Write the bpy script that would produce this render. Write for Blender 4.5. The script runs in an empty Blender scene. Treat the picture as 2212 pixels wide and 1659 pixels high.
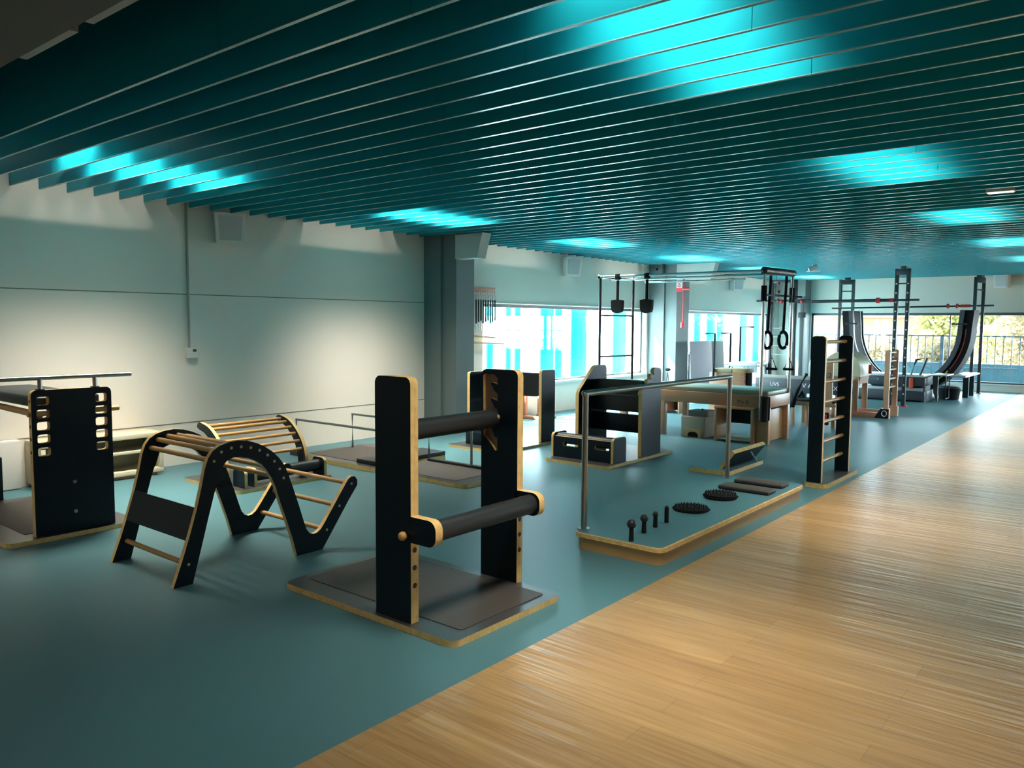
import bpy, bmesh, math, random
from mathutils import Vector, Matrix
random.seed(7)
S = bpy.context.scene
COL = S.collection
pi = math.pi
V = Vector

# ------------------------------------------------------------------ materials
def mat(name, col, rough=0.5, metal=0.0, spec=0.5, emit=None, est=0.0):
    m = bpy.data.materials.new(name); m.use_nodes = True
    b = m.node_tree.nodes['Principled BSDF']
    b.inputs['Base Color'].default_value = (*col, 1)
    b.inputs['Roughness'].default_value = rough
    b.inputs['Metallic'].default_value = metal
    b.inputs['Specular IOR Level'].default_value = spec
    if emit:
        b.inputs['Emission Color'].default_value = (*emit, 1)
        b.inputs['Emission Strength'].default_value = est
    return m

def noise_mat(name, c1, c2, scale=(8, 8, 8), rough=0.5, spec=0.5, detail=4, bump=0.0, nscale=1.0):
    m = mat(name, c1, rough, 0, spec)
    nt = m.node_tree; b = nt.nodes['Principled BSDF']
    tc = nt.nodes.new('ShaderNodeTexCoord'); mp = nt.nodes.new('ShaderNodeMapping')
    mp.inputs['Scale'].default_value = scale
    nz = nt.nodes.new('ShaderNodeTexNoise'); nz.inputs['Scale'].default_value = nscale
    nz.inputs['Detail'].default_value = detail
    mx = nt.nodes.new('ShaderNodeMix'); mx.data_type = 'RGBA'
    mx.inputs[6].default_value = (*c1, 1); mx.inputs[7].default_value = (*c2, 1)
    nt.links.new(tc.outputs['Object'], mp.inputs['Vector']); nt.links.new(mp.outputs[0], nz.inputs['Vector'])
    nt.links.new(nz.outputs['Fac'], mx.inputs[0]); nt.links.new(mx.outputs[2], b.inputs['Base Color'])
    if bump:
        bp = nt.nodes.new('ShaderNodeBump'); bp.inputs['Strength'].default_value = bump
        bp.inputs['Distance'].default_value = 0.01
        nt.links.new(nz.outputs['Fac'], bp.inputs['Height']); nt.links.new(bp.outputs[0], b.inputs['Normal'])
    return m

def ply_mat(name, axis, period=0.009):
    """plywood edge: light and darker veneer layers stacked along one axis"""
    m = mat(name, (0.6, 0.4, 0.16), 0.5)
    nt = m.node_tree; b = nt.nodes['Principled BSDF']
    tc = nt.nodes.new('ShaderNodeTexCoord'); sx = nt.nodes.new('ShaderNodeSeparateXYZ')
    nt.links.new(tc.outputs['Object'], sx.inputs[0])
    mu = nt.nodes.new('ShaderNodeMath'); mu.operation = 'MULTIPLY'; mu.inputs[1].default_value = 2 * pi / period
    nt.links.new(sx.outputs[axis], mu.inputs[0])
    sn = nt.nodes.new('ShaderNodeMath'); sn.operation = 'SINE'; nt.links.new(mu.outputs[0], sn.inputs[0])
    nz = nt.nodes.new('ShaderNodeTexNoise'); nz.inputs['Scale'].default_value = 25; nz.inputs['Detail'].default_value = 3
    nt.links.new(tc.outputs['Object'], nz.inputs['Vector'])
    ad = nt.nodes.new('ShaderNodeMath'); ad.operation = 'MULTIPLY_ADD'; ad.inputs[1].default_value = 0.28; ad.inputs[2].default_value = 0.15
    nt.links.new(sn.outputs[0], ad.inputs[0])
    a2 = nt.nodes.new('ShaderNodeMath'); a2.operation = 'ADD'
    nt.links.new(ad.outputs[0], a2.inputs[0]); nt.links.new(nz.outputs['Fac'], a2.inputs[1])
    cr = nt.nodes.new('ShaderNodeValToRGB')
    cr.color_ramp.elements[0].position = 0.25; cr.color_ramp.elements[0].color = (0.50, 0.30, 0.095, 1)
    cr.color_ramp.elements[1].position = 0.75; cr.color_ramp.elements[1].color = (0.86, 0.58, 0.23, 1)
    nt.links.new(a2.outputs[0], cr.inputs[0]); nt.links.new(cr.outputs[0], b.inputs['Base Color'])
    return m

M = {}
M['black'] = noise_mat('black_laminate', (0.001, 0.0075, 0.014), (0.002, 0.0095, 0.018), rough=0.38, spec=0.26)
M['plyx'] = ply_mat('plywood_edge_x', 0); M['plyy'] = ply_mat('plywood_edge_y', 1); M['plyz'] = ply_mat('plywood_edge_z', 2)
M['dowel'] = noise_mat('dowel_wood', (0.46, 0.25, 0.085), (0.58, 0.34, 0.13), (30, 4, 30), 0.45)
M['rubber'] = noise_mat('rubber_mat', (0.042, 0.036, 0.033), (0.055, 0.048, 0.044), (60, 60, 60), 0.6, 0.4)
M['leather'] = noise_mat('black_leather', (0.012, 0.0145, 0.018), (0.017, 0.02, 0.024), (40, 40, 40), 0.45, 0.5)
M['basetop'] = mat('base_top', (0.045, 0.047, 0.052), 0.32, 0, 0.5)
M['steel'] = mat('brushed_steel', (0.36, 0.355, 0.34), 0.28, 1.0)
M['chrome'] = mat('chrome', (0.75, 0.75, 0.75), 0.12, 1.0)
M['dark_metal'] = mat('dark_metal', (0.045, 0.05, 0.055), 0.4, 0.4)
M['darkhole'] = mat('dark_hole', (0.06, 0.025, 0.012), 0.7)
M['white'] = mat('white_plastic', (0.62, 0.62, 0.60), 0.4)
M['speaker'] = mat('white_speaker', (0.85, 0.85, 0.84), 0.4)
M['grille'] = mat('grey_grille', (0.58, 0.59, 0.60), 0.6)
M['cap'] = mat('screw_cap', (0.42, 0.42, 0.38), 0.35, 0.5)
M['cream'] = noise_mat('cream_laminate', (0.56, 0.51, 0.37), (0.60, 0.55, 0.41), (3, 3, 3), 0.5)
M['pocket'] = mat('pocket_wood', (0.22, 0.15, 0.10), 0.5)
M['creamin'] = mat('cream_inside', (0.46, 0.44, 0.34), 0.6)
M['beech'] = noise_mat('beech_wood', (0.54, 0.25, 0.14), (0.64, 0.33, 0.19), (6, 40, 40), 0.4)
M['oak'] = noise_mat('oak_side', (0.50, 0.27, 0.10), (0.60, 0.34, 0.14), (6, 6, 50), 0.45)
M['redwood'] = noise_mat('red_wood', (0.50, 0.17, 0.10), (0.58, 0.22, 0.13), (6, 40, 40), 0.4)
M['sage'] = mat('sage_vinyl', (0.30, 0.36, 0.29), 0.4)
M['creamvinyl'] = mat('cream_vinyl', (0.52, 0.44, 0.28), 0.45)
M['foam'] = mat('beige_foam', (0.34, 0.30, 0.24), 0.7)
M['greyfoam'] = mat('grey_cushion', (0.24, 0.26, 0.24), 0.6)
M['charcoal'] = mat('charcoal_panel', (0.045, 0.048, 0.06), 0.45)
M['blackfabric'] = mat('black_fabric', (0.012, 0.013, 0.015), 0.8, 0, 0.2)
M['red'] = mat('red_paint', (0.62, 0.03, 0.04), 0.4)
M['orange'] = mat('orange_red', (0.75, 0.08, 0.03), 0.5)
M['yellow'] = mat('yellow_stripe', (0.75, 0.70, 0.05), 0.5)
M['matgrey'] = mat('grey_mat_foam', (0.33, 0.32, 0.38), 0.6)
M['matdark'] = mat('dark_mat_foam', (0.03, 0.06, 0.07), 0.6)
M['whitetext'] = mat('white_print', (0.8, 0.8, 0.8), 0.5)
M['darktext'] = mat('dark_print', (0.09, 0.05, 0.04), 0.5)
M['paleblue'] = mat('pale_blue_frame', (0.45, 0.55, 0.62), 0.4)
M['silver'] = mat('silver_paint', (0.55, 0.56, 0.58), 0.35, 0.3)
M['slat'] = mat('teal_baffle', (0.008, 0.335, 0.42), 0.36, 0, 0.12)
M['slatedge'] = mat('baffle_lower_edge', (0.24, 0.43, 0.44), 0.22, 0.25, 0.8)
M['slab'] = mat('dark_teal_slab', (0.004, 0.035, 0.037), 0.8)
M['bulk'] = mat('brown_bulkhead', (0.05, 0.045, 0.035), 0.7)
M['column'] = mat('grey_column_paint', (0.135, 0.17, 0.175), 0.5)
M['corbel'] = mat('pale_corbel', (0.55, 0.56, 0.54), 0.6)
M['ventgrey'] = mat('vent_grey', (0.22, 0.24, 0.22), 0.5)
M['conduit'] = mat('grey_conduit', (0.30, 0.32, 0.29), 0.5)
M['seam'] = mat('dark_joint', (0.16, 0.16, 0.14), 0.8)  # dark colour of the wall panel joints
M['wall'] = noise_mat('cream_wall_paint', (0.73, 0.69, 0.63), (0.76, 0.72, 0.66), (0.7, 0.7, 0.7), 0.75, 0.3)
M['frame'] = mat('window_frame_grey', (0.06, 0.065, 0.07), 0.4)
M['sill'] = mat('white_sill', (0.70, 0.70, 0.70), 0.4)
M['vinyl'] = noise_mat('teal_vinyl', (0.058, 0.148, 0.176), (0.068, 0.166, 0.197), (1.3, 1.3, 1.3), 0.45, 0.25, 5)
M['lampface'] = mat('lamp_diffuser', (0.8, 0.8, 0.8), 0.5, 0, 0.5, (1.0, 0.93, 0.82), 2.0)
M['railblue'] = mat('blue_railing', (0.022, 0.05, 0.075), 0.5)
M['tealpanel'] = mat('teal_parapet', (0.025, 0.11, 0.14), 0.6)
M['ground'] = mat('pale_paving', (0.55, 0.54, 0.52), 0.9)
M['bldg'] = mat('beige_render', (0.095, 0.055, 0.025), 0.9)
M['bldgw'] = mat('pale_render', (0.17, 0.18, 0.175), 0.9)
M['roof'] = mat('grey_eave', (0.12, 0.11, 0.105), 0.9)
M['bark'] = mat('bark', (0.20, 0.14, 0.09), 0.9)

def leaf_mat(name, a, b):
    m = noise_mat(name, a, b, (2, 2, 2), 0.7, 0.2)
    nt = m.node_tree; bs = nt.nodes['Principled BSDF']; out = nt.nodes['Material Output']
    tr = nt.nodes.new('ShaderNodeBsdfTranslucent'); mx = nt.nodes.new('ShaderNodeMixShader'); mx.inputs[0].default_value = 0.45
    src = bs.inputs['Base Color'].links[0].from_socket
    nt.links.new(src, tr.inputs['Color']); nt.links.new(bs.outputs[0], mx.inputs[1]); nt.links.new(tr.outputs[0], mx.inputs[2])
    nt.links.new(mx.outputs[0], out.inputs['Surface'])
    return m
M['leafy'] = leaf_mat('yellow_green_leaves', (0.10, 0.098, 0.02), (0.125, 0.118, 0.042))
M['leafo'] = leaf_mat('ochre_leaves', (0.105, 0.075, 0.032), (0.12, 0.098, 0.056))

def fin_mat(name, c):
    m = mat(name, c, 0.5); nt = m.node_tree; bs = nt.nodes['Principled BSDF']; out = nt.nodes['Material Output']
    tr = nt.nodes.new('ShaderNodeBsdfTranslucent'); tr.inputs['Color'].default_value = (*c, 1)
    mx = nt.nodes.new('ShaderNodeMixShader'); mx.inputs[0].default_value = 0.6
    nt.links.new(bs.outputs[0], mx.inputs[1]); nt.links.new(tr.outputs[0], mx.inputs[2]); nt.links.new(mx.outputs[0], out.inputs['Surface'])
    return m
M['fin'] = fin_mat('cyan_fin', (0.0, 0.46, 0.50)); M['finpale'] = fin_mat('pale_aqua_fin', (0.45, 0.80, 0.76))

def glass_mat():
    m = bpy.data.materials.new('window_glass'); m.use_nodes = True; nt = m.node_tree
    nt.nodes.remove(nt.nodes['Principled BSDF']); out = nt.nodes['Material Output']
    t = nt.nodes.new('ShaderNodeBsdfTransparent'); t.inputs[0].default_value = (0.96, 0.98, 0.97, 1)
    g = nt.nodes.new('ShaderNodeBsdfGlossy'); g.inputs['Roughness'].default_value = 0.02
    mx = nt.nodes.new('ShaderNodeMixShader'); mx.inputs[0].default_value = 0.05
    nt.links.new(t.outputs[0], mx.inputs[1]); nt.links.new(g.outputs[0], mx.inputs[2]); nt.links.new(mx.outputs[0], out.inputs['Surface'])
    return m
M['glass'] = glass_mat()

def wood_floor_mat():
    m = mat('wood_plank_floor', (0.4, 0.25, 0.1), 0.34, 0, 0.4)
    nt = m.node_tree; b = nt.nodes['Principled BSDF']
    tc = nt.nodes.new('ShaderNodeTexCoord')
    br = nt.nodes.new('ShaderNodeTexBrick')
    br.inputs['Scale'].default_value = 1.0; br.inputs['Brick Width'].default_value = 1.3; br.inputs['Row Height'].default_value = 0.13
    br.inputs['Mortar Size'].default_value = 0.0012; br.inputs['Mortar Smooth'].default_value = 0.1
    br.inputs['Color1'].default_value = (0.335, 0.205, 0.086, 1); br.inputs['Color2'].default_value = (0.41, 0.268, 0.12, 1)
    br.inputs['Mortar'].default_value = (0.25, 0.15, 0.065, 1)
    nt.links.new(tc.outputs['Object'], br.inputs['Vector'])
    mp = nt.nodes.new('ShaderNodeMapping'); mp.inputs['Scale'].default_value = (1.6, 26, 1)
    nt.links.new(tc.outputs['Object'], mp.inputs['Vector'])
    nz = nt.nodes.new('ShaderNodeTexNoise'); nz.inputs['Scale'].default_value = 1.6; nz.inputs['Detail'].default_value = 5
    nt.links.new(mp.outputs[0], nz.inputs['Vector'])
    cr = nt.nodes.new('ShaderNodeValToRGB')
    cr.color_ramp.elements[0].position = 0.3; cr.color_ramp.elements[0].color = (0.74, 0.72, 0.68, 1)
    cr.color_ramp.elements[1].position = 0.75; cr.color_ramp.elements[1].color = (1.12, 1.12, 1.12, 1)
    nt.links.new(nz.outputs['Fac'], cr.inputs[0])
    mx = nt.nodes.new('ShaderNodeMix'); mx.data_type = 'RGBA'; mx.blend_type = 'MULTIPLY'; mx.inputs[0].default_value = 1.0
    nt.links.new(br.outputs['Color'], mx.inputs[6]); nt.links.new(cr.outputs[0], mx.inputs[7])
    nt.links.new(mx.outputs[2], b.inputs['Base Color'])
    mp2 = nt.nodes.new('ShaderNodeMapping'); mp2.inputs['Scale'].default_value = (0.7, 9, 1)
    nt.links.new(tc.outputs['Object'], mp2.inputs['Vector'])
    n2 = nt.nodes.new('ShaderNodeTexNoise'); n2.inputs['Scale'].default_value = 2.2; n2.inputs['Detail'].default_value = 2
    nt.links.new(mp2.outputs[0], n2.inputs['Vector'])
    bp = nt.nodes.new('ShaderNodeBump'); bp.inputs['Strength'].default_value = 0.55; bp.inputs['Distance'].default_value = 0.012
    nt.links.new(n2.outputs['Fac'], bp.inputs['Height']); nt.links.new(bp.outputs[0], b.inputs['Normal'])
    return m
M['woodfloor'] = wood_floor_mat()

# ------------------------------------------------------------------ mesh builder
def rr(x0, x1, y0, y1, r, n=5, corners=(1, 1, 1, 1)):
    """rounded rectangle, counter-clockwise from the (x0, y0) corner"""
    out = []
    for i, (cx, cy, a0) in enumerate(((x0, y0, pi), (x1, y0, 1.5 * pi), (x1, y1, 0), (x0, y1, pi / 2))):
        if not corners[i]:
            out.append((cx, cy)); continue
        ox = cx + (r if cx == x0 else -r); oy = cy + (r if cy == y0 else -r)
        for k in range(n + 1):
            a = a0 + (pi / 2) * k / n
            out.append((ox + r * math.cos(a), oy + r * math.sin(a)))
    return out

def smooth_path(pts, n=6):
    out = []
    P = [V(p) for p in pts]
    for i in range(len(P) - 1):
        p0 = P[i - 1] if i else P[i] * 2 - P[i + 1]
        p1, p2 = P[i], P[i + 1]
        p3 = P[i + 2] if i + 2 < len(P) else p2 * 2 - p1
        for k in range(n):
            t = k / n
            out.append(0.5 * ((2 * p1) + (p2 - p0) * t + (2 * p0 - 5 * p1 + 4 * p2 - p3) * t * t + (3 * p1 - p0 - 3 * p2 + p3) * t ** 3))
    out.append(P[-1])
    return out

class MB:
    def __init__(self):
        self.bm = bmesh.new(); self.mats = []
    def mi(self, m):
        if m not in self.mats: self.mats.append(m)
        return self.mats.index(m)
    def _merge(self, b2, m, axis=None, side=None):
        ci = self.mi(m); si = self.mi(side) if side else ci
        b2.normal_update()
        vm = {v: self.bm.verts.new(v.co) for v in b2.verts}
        for f in b2.faces:
            try: nf = self.bm.faces.new([vm[v] for v in f.verts])
            except ValueError: continue
            nf.material_index = si if (axis is not None and abs(f.normal[axis]) < 0.8) else ci
        b2.free()
    def box(self, x0, x1, y0, y1, z0, z1, m, bev=0.0, seg=2, mtx=None):
        b = bmesh.new(); bmesh.ops.create_cube(b, size=1)
        for v in b.verts:
            v.co = V((x0 + (v.co.x + .5) * (x1 - x0), y0 + (v.co.y + .5) * (y1 - y0), z0 + (v.co.z + .5) * (z1 - z0)))
        if bev: bmesh.ops.bevel(b, geom=list(b.edges), offset=bev, segments=seg, affect='EDGES', profile=0.5)
        if mtx: bmesh.ops.transform(b, matrix=mtx, verts=b.verts)
        self._merge(b, m); return self
    def prism(self, poly, axis, a, c, m, side=None, holes=(), mtx=None):
        """polygon in the plane across axis, extruded from a to c; poly coordinates: axis 0 -> (y, z), 1 -> (x, z), 2 -> (x, y)"""
        def mk(p, t):
            return V((t, p[0], p[1])) if axis == 0 else V((p[0], t, p[1])) if axis == 1 else V((p[0], p[1], t))
        b = bmesh.new(); es = []
        for loop in [poly, *holes]:
            vs = [b.verts.new(mk(p, a)) for p in loop]
            es += [b.edges.new((vs[i], vs[(i + 1) % len(vs)])) for i in range(len(vs))]
        if holes:
            bmesh.ops.triangle_fill(b, use_beauty=True, use_dissolve=False, edges=es)
        else:
            b.faces.new([v for v in b.verts])
        r = bmesh.ops.extrude_face_region(b, geom=list(b.faces))
        d = mk((0, 0), c - a)
        bmesh.ops.translate(b, vec=d, verts=[g for g in r['geom'] if isinstance(g, bmesh.types.BMVert)])
        bmesh.ops.recalc_face_normals(b, faces=b.faces)
        b.normal_update()
        if mtx:
            # classify before turning
            ci = self.mi(m); si = self.mi(side) if side else ci
            flags = [abs(f.normal[axis]) < 0.8 for f in b.faces]
            bmesh.ops.transform(b, matrix=mtx, verts=b.verts)
            vm = {v: self.bm.verts.new(v.co) for v in b.verts}
            for f, fl in zip(b.faces, flags):
                nf = self.bm.faces.new([vm[v] for v in f.verts]); nf.material_index = si if fl else ci
            b.free(); return self
        self._merge(b, m, axis, side); return self
    def cyl(self, p, q, r, m, seg=16, r2=None, cap=True):
        p, q = V(p), V(q); d = q - p
        b = bmesh.new()
        bmesh.ops.create_cone(b, cap_ends=cap, segments=seg, radius1=r, radius2=r if r2 is None else r2, depth=d.length)
        mt = Matrix.Translation((p + q) / 2) @ d.to_track_quat('Z', 'Y').to_matrix().to_4x4()
        bmesh.ops.transform(b, matrix=mt, verts=b.verts)
        self._merge(b, m); return self
    def sph(self, c, r, m, seg=16, sc=(1, 1, 1)):
        b = bmesh.new(); bmesh.ops.create_uvsphere(b, u_segments=seg, v_segments=seg // 2 + 2, radius=r)
        for v in b.verts: v.co = V((v.co.x * sc[0], v.co.y * sc[1], v.co.z * sc[2])) + V(c)
        self._merge(b, m); return self
    def tube(self, pts, r, m, seg=10, closed=False, flat=None):
        """round (or flattened: flat = (half width, half thickness, width direction)) tube along points"""
        P = [V(p) for p in pts]; n = len(P); rings = []
        i = self.mi(m)
        up = V((0, 0, 1))
        for k in range(n):
            if closed: t = (P[(k + 1) % n] - P[k - 1])
            else: t = P[min(k + 1, n - 1)] - P[max(k - 1, 0)]
            t.normalize()
            u = flat[2].copy() if flat else (up if abs(t.z) < 0.9 else V((1, 0, 0)))
            a = t.cross(u).normalized(); c = a.cross(t).normalized()
            ring = []
            for s in range(seg):
                an = 2 * pi * s / seg
                if flat: off = c * (flat[0] * math.cos(an)) + a * (flat[1] * math.sin(an))
                else: off = (a * math.cos(an) + c * math.sin(an)) * r
                ring.append(self.bm.verts.new(P[k] + off))
            rings.append(ring)
        for k in range(n if closed else n - 1):
            A, B = rings[k], rings[(k + 1) % n]
            for s in range(seg):
                f = self.bm.faces.new((A[s], A[(s + 1) % seg], B[(s + 1) % seg], B[s])); f.material_index = i
        if not closed:
            for ring in (rings[0][::-1], rings[-1]):
                f = self.bm.faces.new(ring); f.material_index = i
        return self
    def build(self, name, parent=None, origin=None, label=None):
        if origin is None: origin = V(parent['_o']) if parent is not None else V((0, 0, 0))
        origin = V(origin)
        me = bpy.data.meshes.new(name)
        for v in self.bm.verts: v.co -= origin
        bmesh.ops.recalc_face_normals(self.bm, faces=self.bm.faces)
        self.bm.to_mesh(me); self.bm.free()
        for m in self.mats: me.materials.append(M[m] if isinstance(m, str) else m)
        me.polygons.foreach_set('use_smooth', [True] * len(me.polygons))
        me.set_sharp_from_angle(angle=math.radians(35))
        o = bpy.data.objects.new(name, me); COL.objects.link(o)
        if parent is not None:
            o.parent = parent
            if V(parent['_o']) != origin: o.location = origin - V(parent['_o'])
            o['_o'] = list(origin)
        else:
            o.location = origin; o['_o'] = list(origin)
        if label: o['label'] = label
        return o

def thing(name, label, cat, loc, group=None):
    o = bpy.data.objects.new(name, None); COL.objects.link(o); o.empty_display_size = 0.1
    o.location = loc; o['_o'] = list(loc); o['label'] = label; o['category'] = cat
    if group: o['group'] = group
    return o
def tag(o, label, cat, group=None, kind=None):
    o['label'] = label; o['category'] = cat
    if group: o['group'] = group
    if kind: o['kind'] = kind
    return o
def struct(o, label=None):
    o['kind'] = 'structure'
    if label: o['label'] = label
    return o
def dup(root, loc, label=None):
    """a copy of a thing together with copies of its parts"""
    r = root.copy(); COL.objects.link(r); r.location = loc
    if label: r['label'] = label
    for ch in list(root.children):
        c = ch.copy(); COL.objects.link(c); c.parent = r
        for g in list(ch.children):
            d = g.copy(); COL.objects.link(d); d.parent = c
    return r
def lettering(txt, name, parent, loc, rot, size, m, label=None, ext=0.001):
    cu = bpy.data.curves.new(name, 'FONT'); cu.body = txt; cu.size = size; cu.extrude = ext
    cu.align_x = 'CENTER'; cu.align_y = 'CENTER'; cu.materials.append(M[m])
    tmp = bpy.data.objects.new('tmp_text', cu); COL.objects.link(tmp)
    me = bpy.data.meshes.new_from_object(tmp.evaluated_get(bpy.context.evaluated_depsgraph_get())); bpy.data.objects.remove(tmp)
    o = bpy.data.objects.new(name, me); COL.objects.link(o); o.parent = parent
    o.location = V(loc) - V(parent['_o']); o.rotation_euler = rot
    if label: o['label'] = label
    return o

# ------------------------------------------------------------------ setting
XW, YE, YB, XR, ZS, ZT = -7.31, 19.75, -3.0, 3.5, 2.5, 2.95
struct(MB().box(XW - .3, -2.02, YB, YE + .2, -0.1, 0, 'vinyl').build('floor'), 'teal vinyl floor')
struct(MB().box(-2.02, XR, YB, YE + .2, -0.1, 0, 'woodfloor').build('floor_wood'), 'wood plank floor strip')
W1 = rr(8.35, 13.0, .49, 1.69, .01, 1); W2 = rr(14.65, 19.2, .49, 1.69, .01, 1)
struct(MB().prism([(YB, 0), (YE + .2, 0), (YE + .2, ZT), (YB, ZT)], 0, XW - .28, XW, 'wall', holes=[W1, W2]).build('wall_left'))
struct(MB().prism([(XW, 0), (XR, 0), (XR, ZT), (XW, ZT)], 1, YE, YE + .2, 'wall',
                  holes=[[(-6.5, .16), (2.6, .16), (2.6, 1.71), (-6.5, 1.71)]]).build('wall_end'))
struct(MB().box(XR, XR + .2, YB, YE + .2, 0, ZT, 'wall').build('wall_right'))
struct(MB().box(XW - .28, XR + .2, YB - .2, YB, 0, ZT, 'wall').build('wall_back'))
for i, z in enumerate((1.665, .408)):
    struct(MB().box(XW - .01, XW + .002, YB, 7.22, z - .004, z + .004, 'seam').build('trim_%d' % (i + 1)))
ceil = struct(MB().box(XW - .28, XR + .2, YB - .2, YE + .2, ZT, ZT + .15, 'slab').build('ceiling'))
yk = 1.80; nb = 0
while yk < YE - .05:
    b = MB()
    xs = [XW + .004]; off = (nb % 3) * 0.9
    x = XW + 1.3 + off
    while x < XR - .3: xs.append(x); x += 3.0
    xs.append(XR - .004)
    for a, c in zip(xs, xs[1:]):
        b.box(a + .0015, c - .0015, yk - .009, yk + .009, ZS + .004, ZT - .002 if nb == 0 else ZS + .23, 'slat')
        b.box(a + .0015, c - .0015, yk - .009, yk + .009, ZS, ZS + .004, 'slatedge')
    b.build('ceiling_baffle', ceil)
    yk += .2212; nb += 1
struct(MB().box(XW, XR, YB, 1.315, ZS, ZT, 'bulk').build('ceiling_bulkhead'))
for k, (a, c) in enumerate(((-3.76, -3.25), (-3.12, -2.6))):
    v = thing('slot_vent', ('pale grey slot vent on the bulkhead edge, the one nearer the cream wall' if k == 0 else
              'pale grey slot vent on the bulkhead edge, cut by the top of the picture'), 'vent', (a, 1.33, ZS), 'slot vents along the bulkhead')
    MB().box(a, c, 1.317, 1.352, ZS + .004, ZS + .03, 'ventgrey').build('vent_face', v)
    MB().box(a - .02, c + .02, 1.3155, 1.354, ZS + .03, ZS + .06, 'bulk').build('vent_box', v)

# windows of the left wall
def window(n, y0, y1):
    z0, z1 = .49, 1.69
    w = struct(MB().box(XW - .16, XW - .1, y0, y1, z1 - .05, z1, 'frame').box(XW - .16, XW - .1, y0, y1, z0, z0 + .03, 'frame')
               .box(XW - .16, XW - .1, y0, y0 + .04, z0, z1, 'frame').box(XW - .16, XW - .1, y1 - .04, y1, z0, z1, 'frame')
               .build('window_%d' % n))
    MB().box(XW - .135, XW - .127, y0 + .04, y1 - .04, z0 + .03, z1 - .05, 'glass').build('pane', w)
    MB().box(XW - .25, XW + .03, y0, y1, z0 - .03, z0 + .004, 'sill', .004).build('sill', w)
    MB().box(XW - .02, XW + .012, y0, y1, z1, z1 + .022, 'sill', .003).build('blind_rail', w)
window(1, 8.35, 13.0); window(2, 14.65, 19.2)
w3 = MB()
w3.box(-6.5, 2.6, YE + .03, YE + .1, 1.65, 1.71, 'frame').box(-6.5, 2.6, YE + .03, YE + .1, .16, .2, 'frame')
for x in (-6.5, -3.46, -.4, 2.54): w3.box(x, x + .05 if x < -6 or x > 2 else x + .02, YE + .03, YE + .1, .16, 1.71, 'frame')
w3 = struct(w3.build('window_3'))
for a, c in ((-6.45, -3.46), (-3.44, -.4), (-.38, 2.54)):
    MB().box(a, c, YE + .06, YE + .068, .2, 1.65, 'glass').build('pane', w3)
MB().box(-6.5, 2.6, YE - .02, YE + .2, .13, .165, 'sill', .004).build('sill', w3)

# columns with corbels
def column(n, x1, y0, y1, cx):
    c = struct(MB().box(XW - .02, x1, y0, y1, 0, ZS + .02, 'column').box(XW, x1 - .24, y0 - .035, y0, 0, ZS + .02, 'column')
               .build('column_%d' % n))
    MB().prism([(x1 - .0, 2.2), (cx - .09, 2.2), (cx, 2.5), (x1 - .0, 2.5)], 1, y0 - .02, y0 + .14, 'corbel').build('corbel', c)
column(1, -6.77, 7.225, 7.56, -6.32)
column(2, -6.75, 13.1, 13.6, -6.0)
struct(MB().box(-6.92, -6.53, 19.35, YE, 0, ZS + .02, 'column').build('column_3'))

# daylight portals in the window openings guide the sky light
def portal(loc, rot, sx, sy):
    l = bpy.data.lights.new('window_portal', 'AREA'); l.shape = 'RECTANGLE'; l.size = sx; l.size_y = sy
    l.cycles.is_portal = True
    o = bpy.data.objects.new('window_portal', l); COL.objects.link(o); o.location = loc; o.rotation_euler = rot
portal((XW - .27, 10.675, 1.09), (0, -pi / 2, 0), 1.2, 4.6)
portal((XW - .27, 16.9, 1.09), (0, -pi / 2, 0), 1.2, 4.5)
portal((-1.95, YE + .19, .93), (-pi / 2, 0, 0), 9.1, 1.55)

# ceiling lamps above the baffles
LAMP_E, SLOT_E = 102, 14
def lamp(x, y, label, low=False):
    z = 2.495 if low else 2.83
    t = thing('ceiling_lamp', label, 'ceiling light', (x, y, z + .03), 'recessed lamps above the baffles')
    MB().box(x - .31, x + .31, y - .64, y + .64, z, z + (.005 if low else .07), 'white', .002).build('housing', t)
    MB().box(x - .28, x + .28, y - .6, y + .6, z - .004, z + .002, 'lampface').build('diffuser', t)
    if low or x > 0:            # unseen: the wood floor row, and bulkhead lamps added to brighten the foreground
        t['kind'] = 'structure'; del t['category']
    l = bpy.data.lights.new('lamp_light', 'AREA'); l.shape = 'RECTANGLE'; l.size = .54; l.size_y = 1.2
    l.energy = LAMP_E * (.30 if x > 0 else .43 if x > -3 else 1); l.color = (1.0, .90, .74); l.spread = math.radians(160 if low else 92)
    if low: l.energy = 15
    o = bpy.data.objects.new('lamp_light', l); COL.objects.link(o); o.parent = t; o.location = (0, 0, -.04)
    if x < -3 and not low:      # added side slot; wing plate shaped to cut its light band on the wall
        MB().box(x - .545, x - .31, y - .64, y + .64, 2.752, 2.762, 'white').build('added_wing', t)
        MB().box(x - .345, x - .335, y - .62, y + .62, 2.885, 2.90, 'lampface').build('added_slot', t)
        l2 = bpy.data.lights.new('added_slot_light', 'AREA'); l2.shape = 'RECTANGLE'; l2.size = .015; l2.size_y = 1.24
        l2.energy = SLOT_E; l2.color = (1.0, .90, .76)
        o2 = bpy.data.objects.new('added_slot_light', l2); COL.objects.link(o2); o2.parent = t; o2.location = (-.35, 0, .0325); o2.rotation_euler = (0, pi / 2, 0)
for x, w in ((-6.0, 'near the cream wall'), (-1.5, 'over the wood floor edge')):
    lamp(x, -.3, 'added unseen fill lamp in the brown bulkhead ceiling, ' + w, True)
for ix, x in enumerate((-6.0, -1.5, 2.6)):
    for iy in range(6):
        lamp(x, 2.93 + 3.04 * iy, 'recessed ceiling lamp, %s from the bulkhead %s' % (('first', 'second', 'third', 'fourth', 'fifth', 'sixth')[iy],
             ('in the row along the cream wall', 'in the row over the platform', 'in the row over the wood floor')[ix]))
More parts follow.
